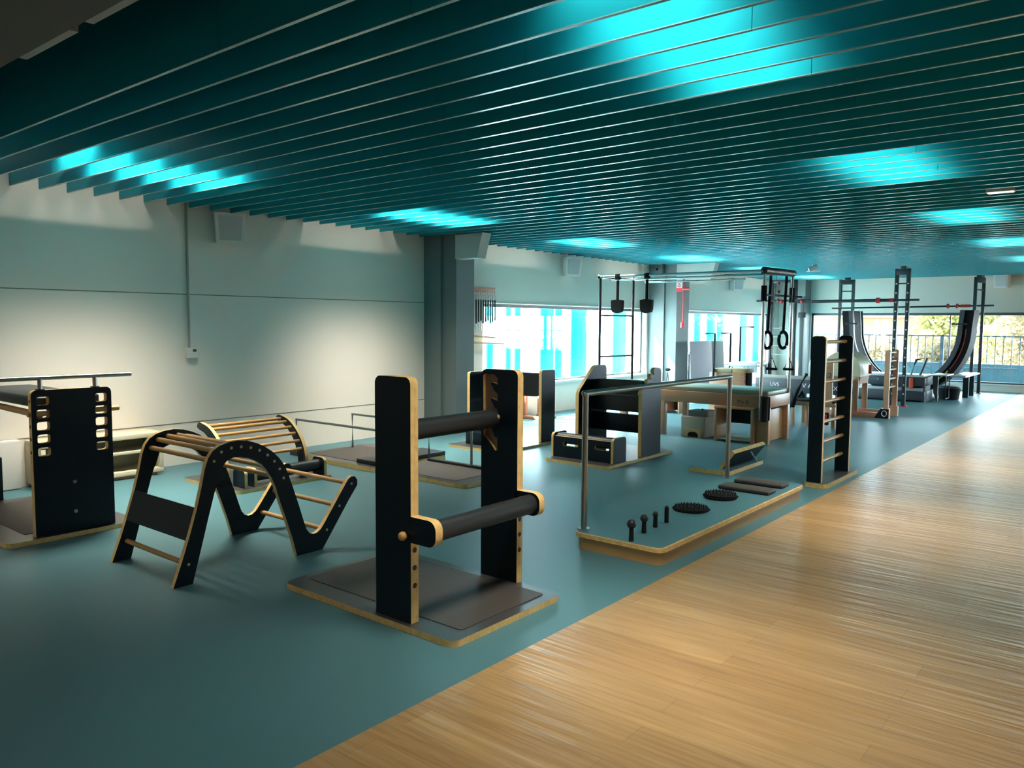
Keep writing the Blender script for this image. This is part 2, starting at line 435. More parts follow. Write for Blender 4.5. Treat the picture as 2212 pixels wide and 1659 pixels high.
# ------------------------------------------------------------------ camera, light, world
cam = bpy.data.cameras.new('camera'); cam.sensor_width = 36; cam.lens = 1690.42662 / 2212 * 36; cam.clip_end = 300
co = bpy.data.objects.new('camera', cam); COL.objects.link(co); S.camera = co
p_, ro, ya = 7.68738641e-02, 6.70314479e-03, 6.81469180e-01
fw = V((-math.sin(ya) * math.cos(p_), math.cos(ya) * math.cos(p_), -math.sin(p_)))
rt = V((math.cos(ya), math.sin(ya), 0)); up = rt.cross(fw)
r2 = rt * math.cos(ro) + up * math.sin(ro); u2 = r2.cross(fw)
co.matrix_world = Matrix(((r2.x, u2.x, -fw.x, 0), (r2.y, u2.y, -fw.y, 0), (r2.z, u2.z, -fw.z, 1.4), (0, 0, 0, 1)))
sun = bpy.data.lights.new('sun', 'SUN'); sun.energy = 115; sun.angle = math.radians(.6); sun.color = (1, .95, .86)
so = bpy.data.objects.new('sun', sun); COL.objects.link(so)
so.rotation_euler = V((.8, .38, -1)).to_track_quat('-Z', 'Y').to_euler()
wd = bpy.data.worlds.new('world'); S.world = wd; wd.use_nodes = True
bg = wd.node_tree.nodes['Background']; bg.inputs[0].default_value = (.64, .85, 1.0, 1); bg.inputs[1].default_value = 50.0
S.view_settings.view_transform = 'Standard'; S.view_settings.look = 'None'; S.view_settings.gamma = 1
S.view_settings.use_curve_mapping = False; S.view_settings.exposure = 0.0
S.cycles.max_bounces = 8; S.cycles.diffuse_bounces = 4; S.cycles.glossy_bounces = 3; S.cycles.transparent_max_bounces = 12
S.cycles.sample_clamp_indirect = 12.0; S.cycles.caustics_reflective = False; S.cycles.caustics_refractive = False

# ================================================================== objects near the camera
def dplate(x0, x1, z0, z1, r, flip=False):
    return rr(x0, x1, z0, z1, r, 5, (1, 0, 0, 1) if flip else (0, 1, 1, 0))

# ---- roller stand in front
t = thing('roller_stand', 'tall black two-post stand with two padded rollers on plywood-edged base in front', 'exercise stand', (-2.87, 2.79, 0))
MB().prism(rr(-3.485, -2.25, 2.385, 3.19, .05), 2, 0, .03, 'basetop', 'plyz').build('base_plate', t)
MB().prism(rr(-3.44, -2.315, 2.505, 3.125, .02), 2, .03, .033, 'rubber').build('rubber_mat', t)
for y0, y1, xa, xb in ((2.413, 2.46, -2.778, -2.54), (3.168, 3.214, -2.782, -2.53)):
    b = MB()
    out = rr(xa, xb, .03, 1.158, .035, 6, (0, 0, 1, 1))
    near = y0 < 3
    if near:
        b.prism(out, 1, y0, y1, 'black', 'plyy')
    else:
        # ratchet pocket routed into the inner face
        pk = [(-2.767, .80), (-2.745, .785), (-2.70, .745), (-2.682, .722), (-2.668, .725), (-2.668, .80), (-2.675, .79), (-2.69, .80), (-2.713, .855), (-2.715, .87),
              (-2.70, .868), (-2.668, .86), (-2.665, .93), (-2.672, .948), (-2.69, .955), (-2.712, .99), (-2.716, 1.002), (-2.70, 1.0), (-2.668, .99), (-2.666, 1.02),
              (-2.675, 1.035), (-2.69, 1.042), (-2.712, 1.075), (-2.716, 1.088), (-2.70, 1.087), (-2.668, 1.078), (-2.668, 1.112), (-2.69, 1.13), (-2.75, 1.132), (-2.767, 1.125)]
        b.prism(out, 1, y0, y0 + .02, 'black', 'plyy', holes=[pk])
        b.prism(out, 1, y0 + .02, y1, 'pocket', 'plyy')
        b.prism(out, 1, y1, y1 + .001, 'black')
    for z in (.205, .288, .37):
        b.cyl((xb, (y0 + y1) / 2, z), (xb + .0012, (y0 + y1) / 2, z), .0125, 'darkhole', 14)
    b.build('post', t)
u = MB().cyl((-2.70, 2.462, .893), (-2.70, 3.166, .893), .05, 'leather', 28).build('upper_roller', t)
MB().cyl((-2.70, 3.12, .893), (-2.70, 3.186, .893), .016, 'dowel').sph((-2.664, 3.160, .905), .016, 'dowel').build('axle', u)
for y0, y1 in ((2.413, 2.458), (3.168, 3.212)):
    MB().prism(dplate(-2.541, -2.383, .408, .528, .045), 1, y0, y1, 'black', 'plyy').build('bracket', t)
MB().cyl((-2.445, 2.458, .468), (-2.445, 3.168, .468), .05, 'leather', 28).build('lower_roller', t)
MB().sph((-2.572, 2.392, .438), .021, 'dowel', 20).cyl((-2.572, 2.405, .438), (-2.572, 2.42, .438), .009, 'dowel').build('pin_knob', t)

# ---- platform with rail and small things on it
t = thing('balance_platform', 'long teal-topped platform with plywood rim beside the wood floor', 'platform', (-2.42, 5.19, 0))
MB().prism(rr(-2.72, -2.125, 4.0, 6.385, .05), 2, 0, .078, 'oak').build('plinth', t)
MB().prism(rr(-2.735, -2.112, 3.985, 6.40, .055), 2, .078, .105, 'plyz', 'plyz').prism(rr(-2.7345, -2.127, 4.0, 6.3995, .045), 2, .105, .1058, 'vinyl').build('top_board', t)
for y in (4.075, 6.25):
    p = MB().cyl((-2.712, y, .106), (-2.712, y, .966), .019, 'steel', 18).build('rail_post', t)
    MB().cyl((-2.712, y, .106), (-2.712, y, .114), .04, 'chrome', 22).build('flange', p)
MB().cyl((-2.712, 4.06, .968), (-2.712, 6.262, .968), .019, 'steel', 18).sph((-2.712, 4.06, .968), .019, 'steel').sph((-2.712, 6.262, .968), .019, 'steel').build('handrail', t)
PT = .1062
for (x, y, r, zc, w) in ((-2.343, 4.035, .029, .209, 'large'), (-2.377, 4.246, .0253, .198, 'medium'), (-2.39, 4.415, .0195, .19, 'small')):
    c = thing('massage_club', 'short black club with a %s ball head standing on the teal platform' % w, 'massage club', (x, y, PT), 'black clubs on the platform')
    MB().cyl((x, y, PT), (x, y, zc - r * .6), .0155, 'blackfabric', 16, .013).build('handle', c)
    MB().sph((x, y, zc), r, 'leather', 20).build('ball_head', c)
c = thing('massage_club', 'plain black stick without ball head, standing last in row of clubs', 'massage club', (-2.39, 4.566, PT), 'black clubs on the platform')
MB().cyl((-2.39, 4.566, PT), (-2.39, 4.566, .205), .0145, 'blackfabric', 16).sph((-2.39, 4.566, .205), .0145, 'leather').build('handle', c)
def spiky(x, y, h, lab):
    c = thing('spiky_disc', lab, 'spiky cushion', (x, y, PT), 'spiky discs on the platform')
    b = MB(); b.cyl((x, y, PT), (x, y, PT + h), .118, 'blackfabric', 36).build('cushion', c)
    b = MB()
    for i in range(5):
        n = (1, 8, 15, 22, 28)[i]; rad = (0, .03, .058, .086, .11)[i]
        for k in range(n):
            a = 2 * pi * (k + .5 * (i % 2)) / n
            px, py = x + rad * math.cos(a), y + rad * math.sin(a)
            b.cyl((px, py, PT + h - .002), (px, py, PT + h + .014), .006, 'blackfabric', 6, .0015)
    for k in range(34):
        a = 2 * pi * k / 34
        b.cyl((x + .115 * math.cos(a), y + .115 * math.sin(a), PT + h * .5), (x + .131 * math.cos(a), y + .131 * math.sin(a), PT + h * .5), .006, 'blackfabric', 6, .0015)
    b.build('spikes', c)
spiky(-2.428, 5.0, .018, 'flat black spiky disc on the platform, nearer to the clubs')
spiky(-2.435, 5.50, .03, 'thicker black spiky disc on the platform, nearer to the black pads')
for (y, xa, xb, lab) in ((5.875, -2.59, -2.18, 'black foam balance pad on the platform, the one nearer the spiky discs'),
                         (6.185, -2.59, -2.19, 'black foam balance pad on the platform, the one farther from spiky discs')):
    tag(MB().box(xa, xb, y - .085, y + .085, PT, PT + .032, 'rubber', .012, 3).build('foam_pad', origin=((xa + xb) / 2, y, PT)), lab, 'foam pad', 'foam pads on the platform')

# ---- wall-bar ladder
t = thing('wall_bar_ladder', 'freestanding black ladder with wooden rungs at the edge of the wood floor', 'ladder', (-2.18, 7.33, 0))
MB().prism(rr(-2.275, -2.08, 6.85, 7.82, .03), 2, 0, .04, 'basetop', 'plyz').build('base_plate', t)
for y0, y1, xa, xb in ((6.885, 6.925, -2.258, -2.135), (7.62, 7.66, -2.243, -2.12)):
    b = MB().prism(rr(xa, xb, .04, 1.312, .035, 6, (0, 0, 1, 1)), 1, y0, y1, 'black', 'plyy')
    if y0 < 7:
        for k in range(7): b.cyl((-2.2, y0, .20 + .176 * k), (-2.2, y0 - .002, .20 + .176 * k), .009, 'black', 10)
    b.build('side_panel', t)
for k in range(7):
    z = .204 + .1757 * k
    MB().cyl((-2.185, 6.925, z), (-2.185, 7.62, z), .0155, 'dowel', 14).build('rung', t)

# ---- climbing arch (M shape)
ARCH = [(2.0, 0), (2.05, .13), (2.096, .26), (2.141, .40), (2.172, .52), (2.192, .61), (2.212, .665), (2.24, .702), (2.28, .725), (2.33, .738), (2.39, .743), (2.45, .735), (2.51, .715), (2.56, .69),
        (2.61, .655), (2.655, .612), (2.69, .565), (2.717, .505), (2.745, .43), (2.79, .30), (2.82, .207), (2.84, .15), (2.862, .122), (2.89, .11), (2.918, .114), (2.945, .13), (2.975, .165),
        (3.05, .262), (3.145, .387), (3.165, .41), (3.19, .423), (3.217, .418), (3.236, .392), (3.235, .36), (3.16, .268), (2.957, 0), (2.77, 0),
        (2.739, .116), (2.695, .247), (2.657, .354), (2.63, .44), (2.603, .50), (2.571, .55), (2.54, .587), (2.5, .615), (2.45, .637), (2.40, .648), (2.36, .65), (2.32, .635), (2.298, .61),
        (2.283, .57), (2.262, .52), (2.243, .467), (2.207, .344), (2.151, .148), (2.108, 0)]
RUNGS = [(2.246, .645), (2.29, .69), (2.351, .705), (2.411, .705), (2.471, .693), (2.527, .671), (2.579, .637), (2.623, .595), (2.658, .545), (2.684, .488), (3.188, .375), (3.09, .249), (2.991, .116), (2.087, .111)]
t = thing('climbing_arch', 'black M-shaped climbing arch with wooden rungs and plywood edges in front left', 'climbing arch', (-4.26, 2.6, 0))
for xa, xb in ((-3.93, -3.90), (-4.634, -4.604)):
    b = MB().prism(ARCH, 0, xa, xb, 'black', 'plyx')
    for y, z in RUNGS: b.cyl((xb, y, z), (xb + .002, y, z), .0085, 'cap', 10)
    b.build('side_panel', t)
for y, z in RUNGS:
    MB().cyl((-4.604, y, z), (-3.93, y, z), .0145, 'dowel', 14).build('rung', t)
MB().prism([(2.086, .235), (2.104, .231), (2.158, .398), (2.14, .404)], 0, -4.604, -3.93, 'black').build('brace_panel', t)

# ---- quarter-arc ladder behind
t = thing('arc_ladder', 'curved slatted ladder with leaning wooden rungs on a roller base by the wall', 'arc ladder', (-6.0, 3.95, 0))
AO = smooth_path([(-6.345, .495, 0), (-6.325, .525, 0), (-6.285, .535, 0), (-6.16, .506, 0), (-6.048, .434, 0), (-5.959, .337, 0), (-5.911, .244, 0), (-5.893, .146, 0), (-5.893, .03, 0)], 4)
AI = smooth_path([(-6.0, .03, 0), (-6.005, .155, 0), (-6.035, .26, 0), (-6.095, .355, 0), (-6.20, .44, 0), (-6.31, .475, 0)], 4)
prof = [(p.x, p.y) for p in AO] + [(p.x, p.y) for p in AI]
for y in (3.50, 4.29):
    MB().prism(prof, 1, y, y + .03, 'black', 'plyy').build('side_panel', t)
for (x, z) in ((-6.27, .50), (-6.185, .478), (-6.11, .435), (-6.045, .383), (-5.99, .32), (-5.955, .25)):
    MB().cyl((x, 3.53, z), (x, 4.29, z), .0145, 'dowel', 12).build('rung', t)
MB().prism(rr(-6.55, -5.66, 3.47, 4.42, .05), 2, 0, .03, 'basetop', 'plyz').build('base_plate', t)
for y in (3.55, 3.64, 4.35):
    MB().prism(rr(-5.87, -5.70, .03, .185, .04, 5, (0, 0, 1, 1)), 1, y, y + .028, 'black', 'plyy').build('bracket', t)
MB().cyl((-5.785, 3.668, .115), (-5.785, 4.35, .115), .052, 'leather', 24).build('padded_roller', t)

# ---- barre station cut by the picture edge
t = thing('barre_station', 'black slotted panel with steel handrail on a plywood base, cut by the picture edge', 'barre station', (-5.7, 2.13, 0))
MB().prism(rr(-6.72, -5.352, 1.705, 2.52, .05), 2, 0, .03, 'basetop', 'plyz').build('base_plate', t)
MB().prism(rr(-6.6, -5.52, 1.86, 2.40, .02), 2, .03, .033, 'rubber').build('rubber_mat', t)
zs = (.893, .811, .733, .652, .569)
holes = [rr(1.915, 1.99, z - .028, z + .028, .014, 3) for z in zs] + [rr(2.27, 2.345, z - .028, z + .028, .014, 3) for z in zs]
b = MB().prism(rr(1.885, 2.375, .03, .962, .035, 6, (0, 0, 1, 1)), 0, -5.445, -5.40, 'black', 'plyx', holes=holes)
for z in (zs[0], zs[2], zs[3], zs[4]): b.cyl((-5.4225, 1.885, z), (-5.4225, 1.8838, z), .011, 'darkhole', 12)
b.build('slotted_panel', t)
for z in (.352, .157): MB().cyl((-5.40, 2.125, z), (-5.395, 2.125, z), .012, 'steel').build('bolt', t)
for ya, yb in ((1.87, 1.985), (2.262, 2.43)):
    MB().cyl((-5.4225, ya, .811), (-5.4225, yb, .811), .0165, 'dowel', 14).build('peg', t)
MB().box(-6.62, -5.445, 1.93, 2.32, .845, .915, 'leather', .018, 3).build('padded_board', t)
MB().cyl((-6.6, 2.02, .79), (-5.45, 1.95, .80), .022, 'dowel', 14).build('wooden_bar', t)
MB().box(-6.645, -6.6, 1.885, 2.0, .03, .9, 'black', .004).build('support_post', t)
MB().cyl((-5.4225, 1.45, 1.037), (-5.4225, 2.52, 1.037), .0135, 'steel', 16).build('handrail', t)
for y in (1.948, 2.281):
    p = MB().cyl((-5.4225, y, .962), (-5.4225, y, 1.03), .0135, 'steel', 16).build('rail_post', t)
    MB().cyl((-5.4225, y, .962), (-5.4225, y, .968), .028, 'dark_metal', 18).build('flange', p)
t = thing('low_box', 'dark low box at the picture edge, half hidden behind the slotted panel', 'box', (-6.85, 2.0, 0))
MB().box(-7.0, -6.735, 1.85, 2.14, 0, .36, 'black', .01).build('body', t)
MB().box(-6.98, -6.755, 1.87, 2.12, .36, .39, 'leather', .012).build('padded_top', t)

# ---- low cabinets by the wall
t = thing('open_shelf', 'cream open shelf bench standing along the wall behind the slotted panel', 'shelf', (-7.13, 3.0, 0))
MB().box(-7.30, -6.955, 2.49, 3.515, .355, .395, 'cream', .003).build('top_board', t)
MB().box(-7.30, -6.96, 2.49, 3.51, .03, .07, 'cream', .003).build('bottom_board', t)
MB().box(-7.30, -6.965, 2.53, 3.475, .222, .247, 'cream', .003).build('shelf_board', t)
MB().box(-7.304, -7.285, 2.53, 3.475, .07, .355, 'creamin').build('back_panel', t)
for y in (2.49, 3.475): MB().box(-7.30, -6.96, y, y + .035, .07, .355, 'cream', .003).build('side_board', t)
MB().box(-7.26, -6.99, 2.55, 3.46, 0, .03, 'redwood').build('plinth', t)
t = thing('low_cabinet', 'low plain white cabinet against the wall beside the cream shelf', 'cabinet', (-7.26, 2.1, 0))
MB().box(-7.305, -7.225, 1.6, 2.43, 0, .41, 'wall').build('body', t)
MB().box(-7.225, -7.21, 1.605, 2.425, .01, .405, 'white', .002).build('door', t)

# ---- low platforms with hand bars
t = thing('bar_platform', 'low grey platform with two steel hand bars against the cream wall', 'platform', (-6.2, 5.3, 0), 'low platforms with hand bars')
MB().prism(rr(-6.78, -5.56, 4.82, 5.80, .05), 2, 0, .045, 'basetop', 'plyz').build('base_plate', t)
MB().prism(rr(-6.72, -5.93, 4.93, 5.62, .02), 2, .045, .048, 'rubber').build('rubber_mat', t)
MB().box(-5.92, -5.575, 4.9, 5.79, .045, .085, 'leather', .006).build('step_pad', t)
for y, z, xa, xb in ((4.95, .376, -6.95, -5.66), (5.47, .411, -6.667, -5.75)):
    h = MB().tube([(xa, y, .045 if y > 5 else .045), (xa, y, z), (xb, y, z), (xb, y, .045)], .0125, 'steel', 12).build('hand_bar', t)
MB().box(-7.0, -6.76, 4.9, 5.0, 0, .045, 'basetop').build('bar_foot', t)
t = thing('bar_platform', 'low black platform with plywood rim and one steel post behind the roller stand', 'platform', (-4.97, 5.2, 0), 'low platforms with hand bars')
MB().prism(rr(-5.53, -4.43, 4.83, 5.52, .05), 2, 0, .035, 'basetop', 'plyz').build('base_plate', t)
MB().prism(rr(-5.50, -4.60, 4.90, 5.44, .015), 2, .035, .038, 'rubber').build('rubber_mat', t)
MB().box(-5.5, -4.45, 5.45, 5.50, .035, .06, 'dark_metal', .004).build('rear_rail', t)
p = MB().tube([(-4.93, 5.475, .06), (-4.93, 5.475, .405), (-5.5, 5.475, .405), (-5.5, 5.475, .06)], .0135, 'steel', 12).build('hand_bar', t)

# ---- bench with ratchet panels
def ratchet(y0, y1, dy, zt):
    f = zt / .948
    P = [(y0, .03), (y1, .03), (y1 - .01, .90 * f), (y1 - .03, .935 * f), (y1 - .10, .948 * f), (7.35 + dy, .945 * f), (7.325 + dy, .925 * f), (7.318 + dy, .905 * f), (7.338 + dy, .89 * f), (7.32 + dy, .872 * f), (7.285 + dy, .885 * f),
         (7.262 + dy, .873 * f), (7.255 + dy, .852 * f), (7.275 + dy, .838 * f), (7.258 + dy, .82 * f), (7.22 + dy, .832 * f), (7.195 + dy, .82 * f), (7.19 + dy, .80 * f), (7.21 + dy, .786 * f), (7.195 + dy, .766 * f), (7.15 + dy, .778 * f),
         (7.08 + dy, .712 * f), (7.065 + dy, .685 * f), (7.085 + dy, .66 * f)]
    return [p for p in P if p[0] > y0 - .04]
t = thing('ratchet_bench', 'black padded bench between notched side panels behind the platform rail', 'exercise bench', (-4.37, 7.05, 0))
MB().prism(rr(-4.75, -3.985, 6.39, 7.73, .04), 2, 0, .03, 'basetop', 'plyz').build('base_plate', t)
MB().prism(ratchet(7.09, 7.50, 0, .948), 0, -4.06, -4.02, 'black', 'plyx').build('side_panel', t)
MB().prism([(6.93, .03), (7.5, .03), (7.48, .92), (7.45, .95), (7.27, .953), (7.22, .935), (6.955, .70), (6.93, .65)], 0, -4.74, -4.70, 'black', 'plyx').build('side_panel', t)
MB().prism(smooth_path([(-4.69, .655, 0), (-4.69, .79, 0), (-4.6, .812, 0), (-4.2, .812, 0), (-4.1, .79, 0), (-4.07, .73, 0), (-4.07, .655, 0)], 5) and
           [(p.x, p.y) for p in smooth_path([(-4.69, .655, 0), (-4.69, .78, 0), (-4.6, .81, 0), (-4.2, .81, 0), (-4.1, .785, 0), (-4.068, .72, 0), (-4.068, .655, 0)], 5)], 1, 7.22, 7.34, 'leather').build('back_pad', t)
MB().box(-4.695, -4.065, 7.2, 7.26, .475, .655, 'leather', .012, 3).build('lower_pad', t)
MB().box(-4.695, -4.065, 7.2, 7.235, .258, .45, 'black', .004).build('cross_board', t)
b = MB().prism(rr(-4.75, -4.05, .03, .245, .005, 1), 1, 6.545, 6.575, 'black', 'plyy', holes=[rr(-4.63, -4.44, .15, .19, .012, 3), rr(-4.24, -4.07, .15, .19, .012, 3)])
b.build('front_board', t)
MB().cyl((-4.745, 6.64, .215), (-4.05, 6.64, .215), .058, 'leather', 22).build('front_roller', t)
for x in (-4.775, -4.05): MB().prism(rr(6.545, 6.785, .03, .278, .04, 5, (0, 0, 1, 1)), 0, x, x + .03, 'black', 'plyx').build('roller_plate', t)

t = thing('ratchet_bench', 'similar black panelled bench half hidden behind the roller stand, near the dark column', 'exercise bench', (-5.75, 6.95, 0))
MB().prism(rr(-6.13, -5.34, 6.40, 7.56, .04), 2, 0, .03, 'basetop', 'plyz').build('base_plate', t)
MB().prism(rr(7.2, 7.465, .03, .868, .03, 5, (0, 0, 1, 1)), 0, -5.44, -5.40, 'black', 'plyx').build('side_panel', t)
MB().prism(rr(6.72, 7.465, .03, .84, .03, 5, (0, 0, 1, 1)), 0, -6.12, -6.08, 'black', 'plyx').build('side_panel', t)
MB().prism([(p.x, p.y) for p in smooth_path([(-6.07, .83, 0), (-6.07, .58, 0), (-6.0, .56, 0), (-5.55, .555, 0), (-5.46, .575, 0), (-5.445, .60, 0), (-5.445, .83, 0)], 4)], 1, 7.23, 7.35, 'leather').build('back_pad', t)
for z in (.40, .22): MB().box(-6.07, -5.75, 7.24, 7.28, z, z + .12, 'leather', .01).build('slat_pad', t)
MB().box(-6.0, -5.72, 6.56, 6.72, .03, .17, 'black', .008).build('foot_box', t)

# ---- incline board
t = thing('incline_board', 'small tilted plywood board propped on a teal-topped base beyond the platform', 'incline board', (-3.17, 7.3, 0))
MB().prism(rr(-3.365, -2.965, 6.86, 7.72, .02), 2, 0, .038, 'vinyl', 'plyz').build('base_board', t)
MB().prism([(-3.115, .038), (-3.075, .038), (-2.955, .195), (-2.985, .222)], 1, 6.97, 7.74, 'plyx', 'black').prism([(-2.985, .2222), (-2.955, .1952), (-2.954, .1965), (-2.984, .2235)], 1, 6.97, 7.74, 'plyx').build('tilting_board', t)
MB().cyl((-2.99, 7.43, .16), (-2.975, 7.56, .038), .009, 'chrome').build('prop_strut', t)
# ================================================================== trapeze table and things around it
TN, TF = 8.98, 9.60
t = thing('trapeze_table', 'big beech trapeze table with chrome canopy frame and sage green mattress', 'trapeze table', (-4.55, 9.29, 0))
MB().box(-5.76, -3.42, TN - .005, TF + .03, .57, .632, 'sage', .016, 3).build('mattress', t)
for y in (TN - .02, TF + .02):
    MB().box(-5.78, -3.40, y - .015, y + .015, .43, .575, 'beech', .004).build('side_rail', t)
for x in (-5.78, -3.425): MB().box(x, x + .025, TN - .02, TF + .02, .43, .575, 'beech', .004).build('end_rail', t)
for x0, x1 in ((-3.545, -3.395), (-4.81, -4.745), (-5.79, -5.68)):
    for y in (TN - .035, TF - .03):
        MB().box(x0, x1, y, y + .07, 0, .435, 'beech', .004).build('leg', t)
MB().box(-3.52, -3.45, TN + .08, TF - .06, .02, .40, 'oak', .004).build('end_panel', t)
lettering('My.B', 'lettering', t, (-3.71, TN - .0365, .487), (pi / 2, 0, 0), .07, 'darktext')
for x, y, zb in ((-3.485, TN - .06, .30), (-3.415, TF + .04, .30), (-5.73, TN - .05, .30), (-5.64, TF + .04, .30)):
    MB().cyl((x, y, zb), (x, y, 2.02), .0185, 'chrome' if x > -4 else 'dark_metal', 16).build('canopy_post', t)
for x, xb, y in ((-5.75, -3.485, TN - .06), (-5.66, -3.415, TF + .04)):
    MB().cyl((x, y, 2.03), (xb, y, 2.03), .0185, 'chrome', 16).build('top_rail', t)
    MB().cyl((x + .2, y, 1.985), (xb - .6, y, 1.985), .011, 'chrome', 12).build('slide_rail', t)
MB().tube([(-5.75, TN - .06, 2.03), (-5.66, TF + .04, 2.03)], .02, 'dark_metal', 12).build('end_bar', t)
MB().cyl((-3.485, TN - .08, 2.035), (-3.415, TF + .06, 2.035), .042, 'leather', 18).build('padded_end_bar', t)
for z in (1.52, .965): MB().cyl((-5.73, TN - .05, z), (-5.645, TF + .04, z), .013, 'dark_metal', 12).build('ladder_bar', t)
for x, y in ((-3.485, TN - .06), (-3.415, TF + .04), (-5.745, TN - .06), (-5.65, TF + .04)):
    MB().sph((x, y, 2.03), .032, 'dark_metal', 14).build('corner_joint', t)
MB().tube([(-3.485, TN - .02, 1.755), (-3.42, TF + .02, 1.755), (-3.34, TF + .16, 1.752)], .0125, 'dark_metal', 12).build('push_through_bar', t)
for x, y in ((-3.485, TN - .06), (-3.415, TF + .04)):
    MB().cyl((x, y, 1.68), (x, y, 1.86), .034, 'blackfabric', 16).build('slide_collar', t)
MB().cyl((-3.425, TN - .10, .282), (-3.425, TN - .10, .575), .046, 'blackfabric', 20).box(-3.475, -3.375, TN - .06, TN - .036, .29, .57, 'blackfabric', .01).build('padded_sleeve', t)
for x, z in ((-3.45, 1.90), (-3.45, 1.80), (-3.45, 1.70)):
    MB().sph((x, TN + .31, z), .018, 'red', 10).build('carabiner', t)

def sling(x, lab):
    s = thing('sling', lab, 'sling', (x, TN - .06, 2.03), 'black slings on the canopy')
    MB().tube([(x, TN - .06, 2.0), (x, TN - .06, 1.9), (x, TN - .06, 1.7)], 0, 'blackfabric', 8, False, (.022, .006, V((1, 0, 0)))).build('strap', s)
    MB().prism([(x - .085, 1.715), (x - .03, 1.725), (x + .03, 1.725), (x + .085, 1.715), (x + .08, 1.60), (x + .065, 1.56), (x, 1.545), (x - .065, 1.56), (x - .08, 1.60)], 1, TN - .09, TN - .03, 'blackfabric').build('pad', s)
    MB().box(x - .035, x + .035, TN - .085, TN - .035, 1.985, 2.06, 'blackfabric', .01).build('loop', s)
sling(-5.455, 'black padded sling hanging from the canopy rail, nearest its dark end posts')
sling(-5.02, 'black padded sling hanging from the canopy rail, in front of the grey column')
for k, (x, y, lab) in enumerate(((-3.52, 9.16, 'black strap loop hanging inside the chrome posts, nearer the camera'), (-3.42, 9.40, 'black strap loop hanging inside the chrome posts, farther from the camera'))):
    s = thing('strap_loop', lab, 'strap', (x, y, 1.755), 'strap loops on the push bar')
    MB().tube([(x + .02, y, 1.99), (x + .01, y, 1.7), (x, y, 1.32)], 0, 'blackfabric', 8, False, (.017, .006, V((1, 0, 0)))).build('strap', s)
    MB().tube([(x + .052 * math.cos(a), y, 1.225 + .098 * math.sin(a)) for a in [2 * pi * i / 20 for i in range(20)]], .02, 'blackfabric', 8, True).build('hand_loop', s)
for k, (x, y, z, lab) in enumerate(((-3.49, 9.25, .93, 'black triangular handle hanging below the strap loops, near chrome post'), (-3.375, 9.5, .92, 'black triangular handle hanging below the strap loops, near far chrome post'))):
    s = thing('pull_handle', lab, 'handle', (x, y, z), 'pull handles on the trapeze table')
    MB().tube([(x, y, z + .09), (x, y, 1.4), (x + .02, y, 1.99)], .004, 'dark_metal', 6).build('cord', s)
    MB().tube([(x, y, z + .09), (x + .055, y, z - .045), (x - .055, y, z - .045)], .007, 'blackfabric', 8, True).build('triangle', s)
    MB().cyl((x - .065, y, z - .05), (x + .065, y, z - .05), .016, 'blackfabric', 12).build('grip', s)

t = thing('foam_box', 'beige sitting box with arched hand hole on the floor under the trapeze table', 'box', (-4.33, 9.1, 0))
MB().box(-4.51, -4.19, 8.94, 9.25, 0, .262, 'foam', .012, 3).build('body', t)
MB().prism([(-4.445, 0.004), (-4.235, .004), (-4.235, .105), (-4.445, .105)], 1, 8.928, 8.94, 'oak',
           holes=[[(-4.41, .008), (-4.27, .008), (-4.27, .04), (-4.285, .062), (-4.31, .072), (-4.37, .072), (-4.395, .062), (-4.41, .04)]]).box(-4.412, -4.268, 8.935, 8.9405, .006, .075, 'blackfabric').build('hand_hole', t)
t = thing('seat_cushion', 'grey square cushion lying on the beige box under the trapeze table', 'cushion', (-4.33, 9.17, .262))
MB().prism(rr(-4.47, -4.2, 9.03, 9.32, .04), 2, .262, .325, 'greyfoam').build('body', t)
MB().sph((-4.33, 9.17, .333), .014, 'blackfabric', 10).build('button', t)
t = thing('open_stool', 'pale open wooden box frame standing before the trapeze table leg', 'stool', (-3.79, 9.05, 0))
for x in (-4.04, -3.585): MB().box(x, x + .035, 8.88, 9.22, 0, .40, 'beech', .004).build('side_panel', t)
MB().box(-4.045, -3.545, 8.88, 9.22, .40, .428, 'beech', .004).build('top_board', t)
MB().box(-4.005, -3.585, 8.89, 9.21, .025, .045, 'creamin', .003).build('lower_board', t)
MB().box(-4.005, -3.585, 9.19, 9.205, .20, .40, 'black').build('back_panel', t)

t = thing('wooden_crate', 'small open wooden crate on the floor seen under the trapeze table', 'crate', (-5.83, 11.4, 0))
for x in (-5.95, -5.71): MB().box(x, x + .025, 11.2, 11.55, 0, .27, 'beech', .003).build('side_board', t)
MB().box(-5.95, -5.685, 11.2, 11.55, .27, .295, 'beech', .003).build('top_board', t)
MB().box(-5.925, -5.71, 11.5, 11.52, .02, .27, 'darkhole').build('back_board', t)

# ---- pilates chairs
t = thing('pilates_chair', 'orange beech pilates chair with cream seat just behind the trapeze table', 'pilates chair', (-4.83, 11.3, 0))
MB().box(-5.10, -4.55, 11.0, 11.05, .02, .70, 'beech', .006).build('side_panel', t)
MB().box(-5.10, -4.55, 11.24, 11.29, .02, .70, 'beech', .006).build('side_panel', t)
MB().box(-5.05, -4.74, 10.98, 11.30, .70, .755, 'creamvinyl', .015, 3).build('seat_pad', t)
MB().box(-4.735, -4.53, 10.99, 11.29, .70, .76, 'oak', .004).build('rear_board', t)
MB().box(-4.56, -4.53, 11.05, 11.24, .3, .70, 'blackfabric', .004).build('back_panel', t)
for k in range(5): MB().box(-4.60, -4.53, 10.985, 10.999, .66 - .035 * k, .675 - .035 * k, 'redwood').build('spring_notch', t)
MB().cyl((-5.02, 10.96, .62), (-5.02, 10.96, .78), .02, 'railblue', 10).build('pedal_peg', t)

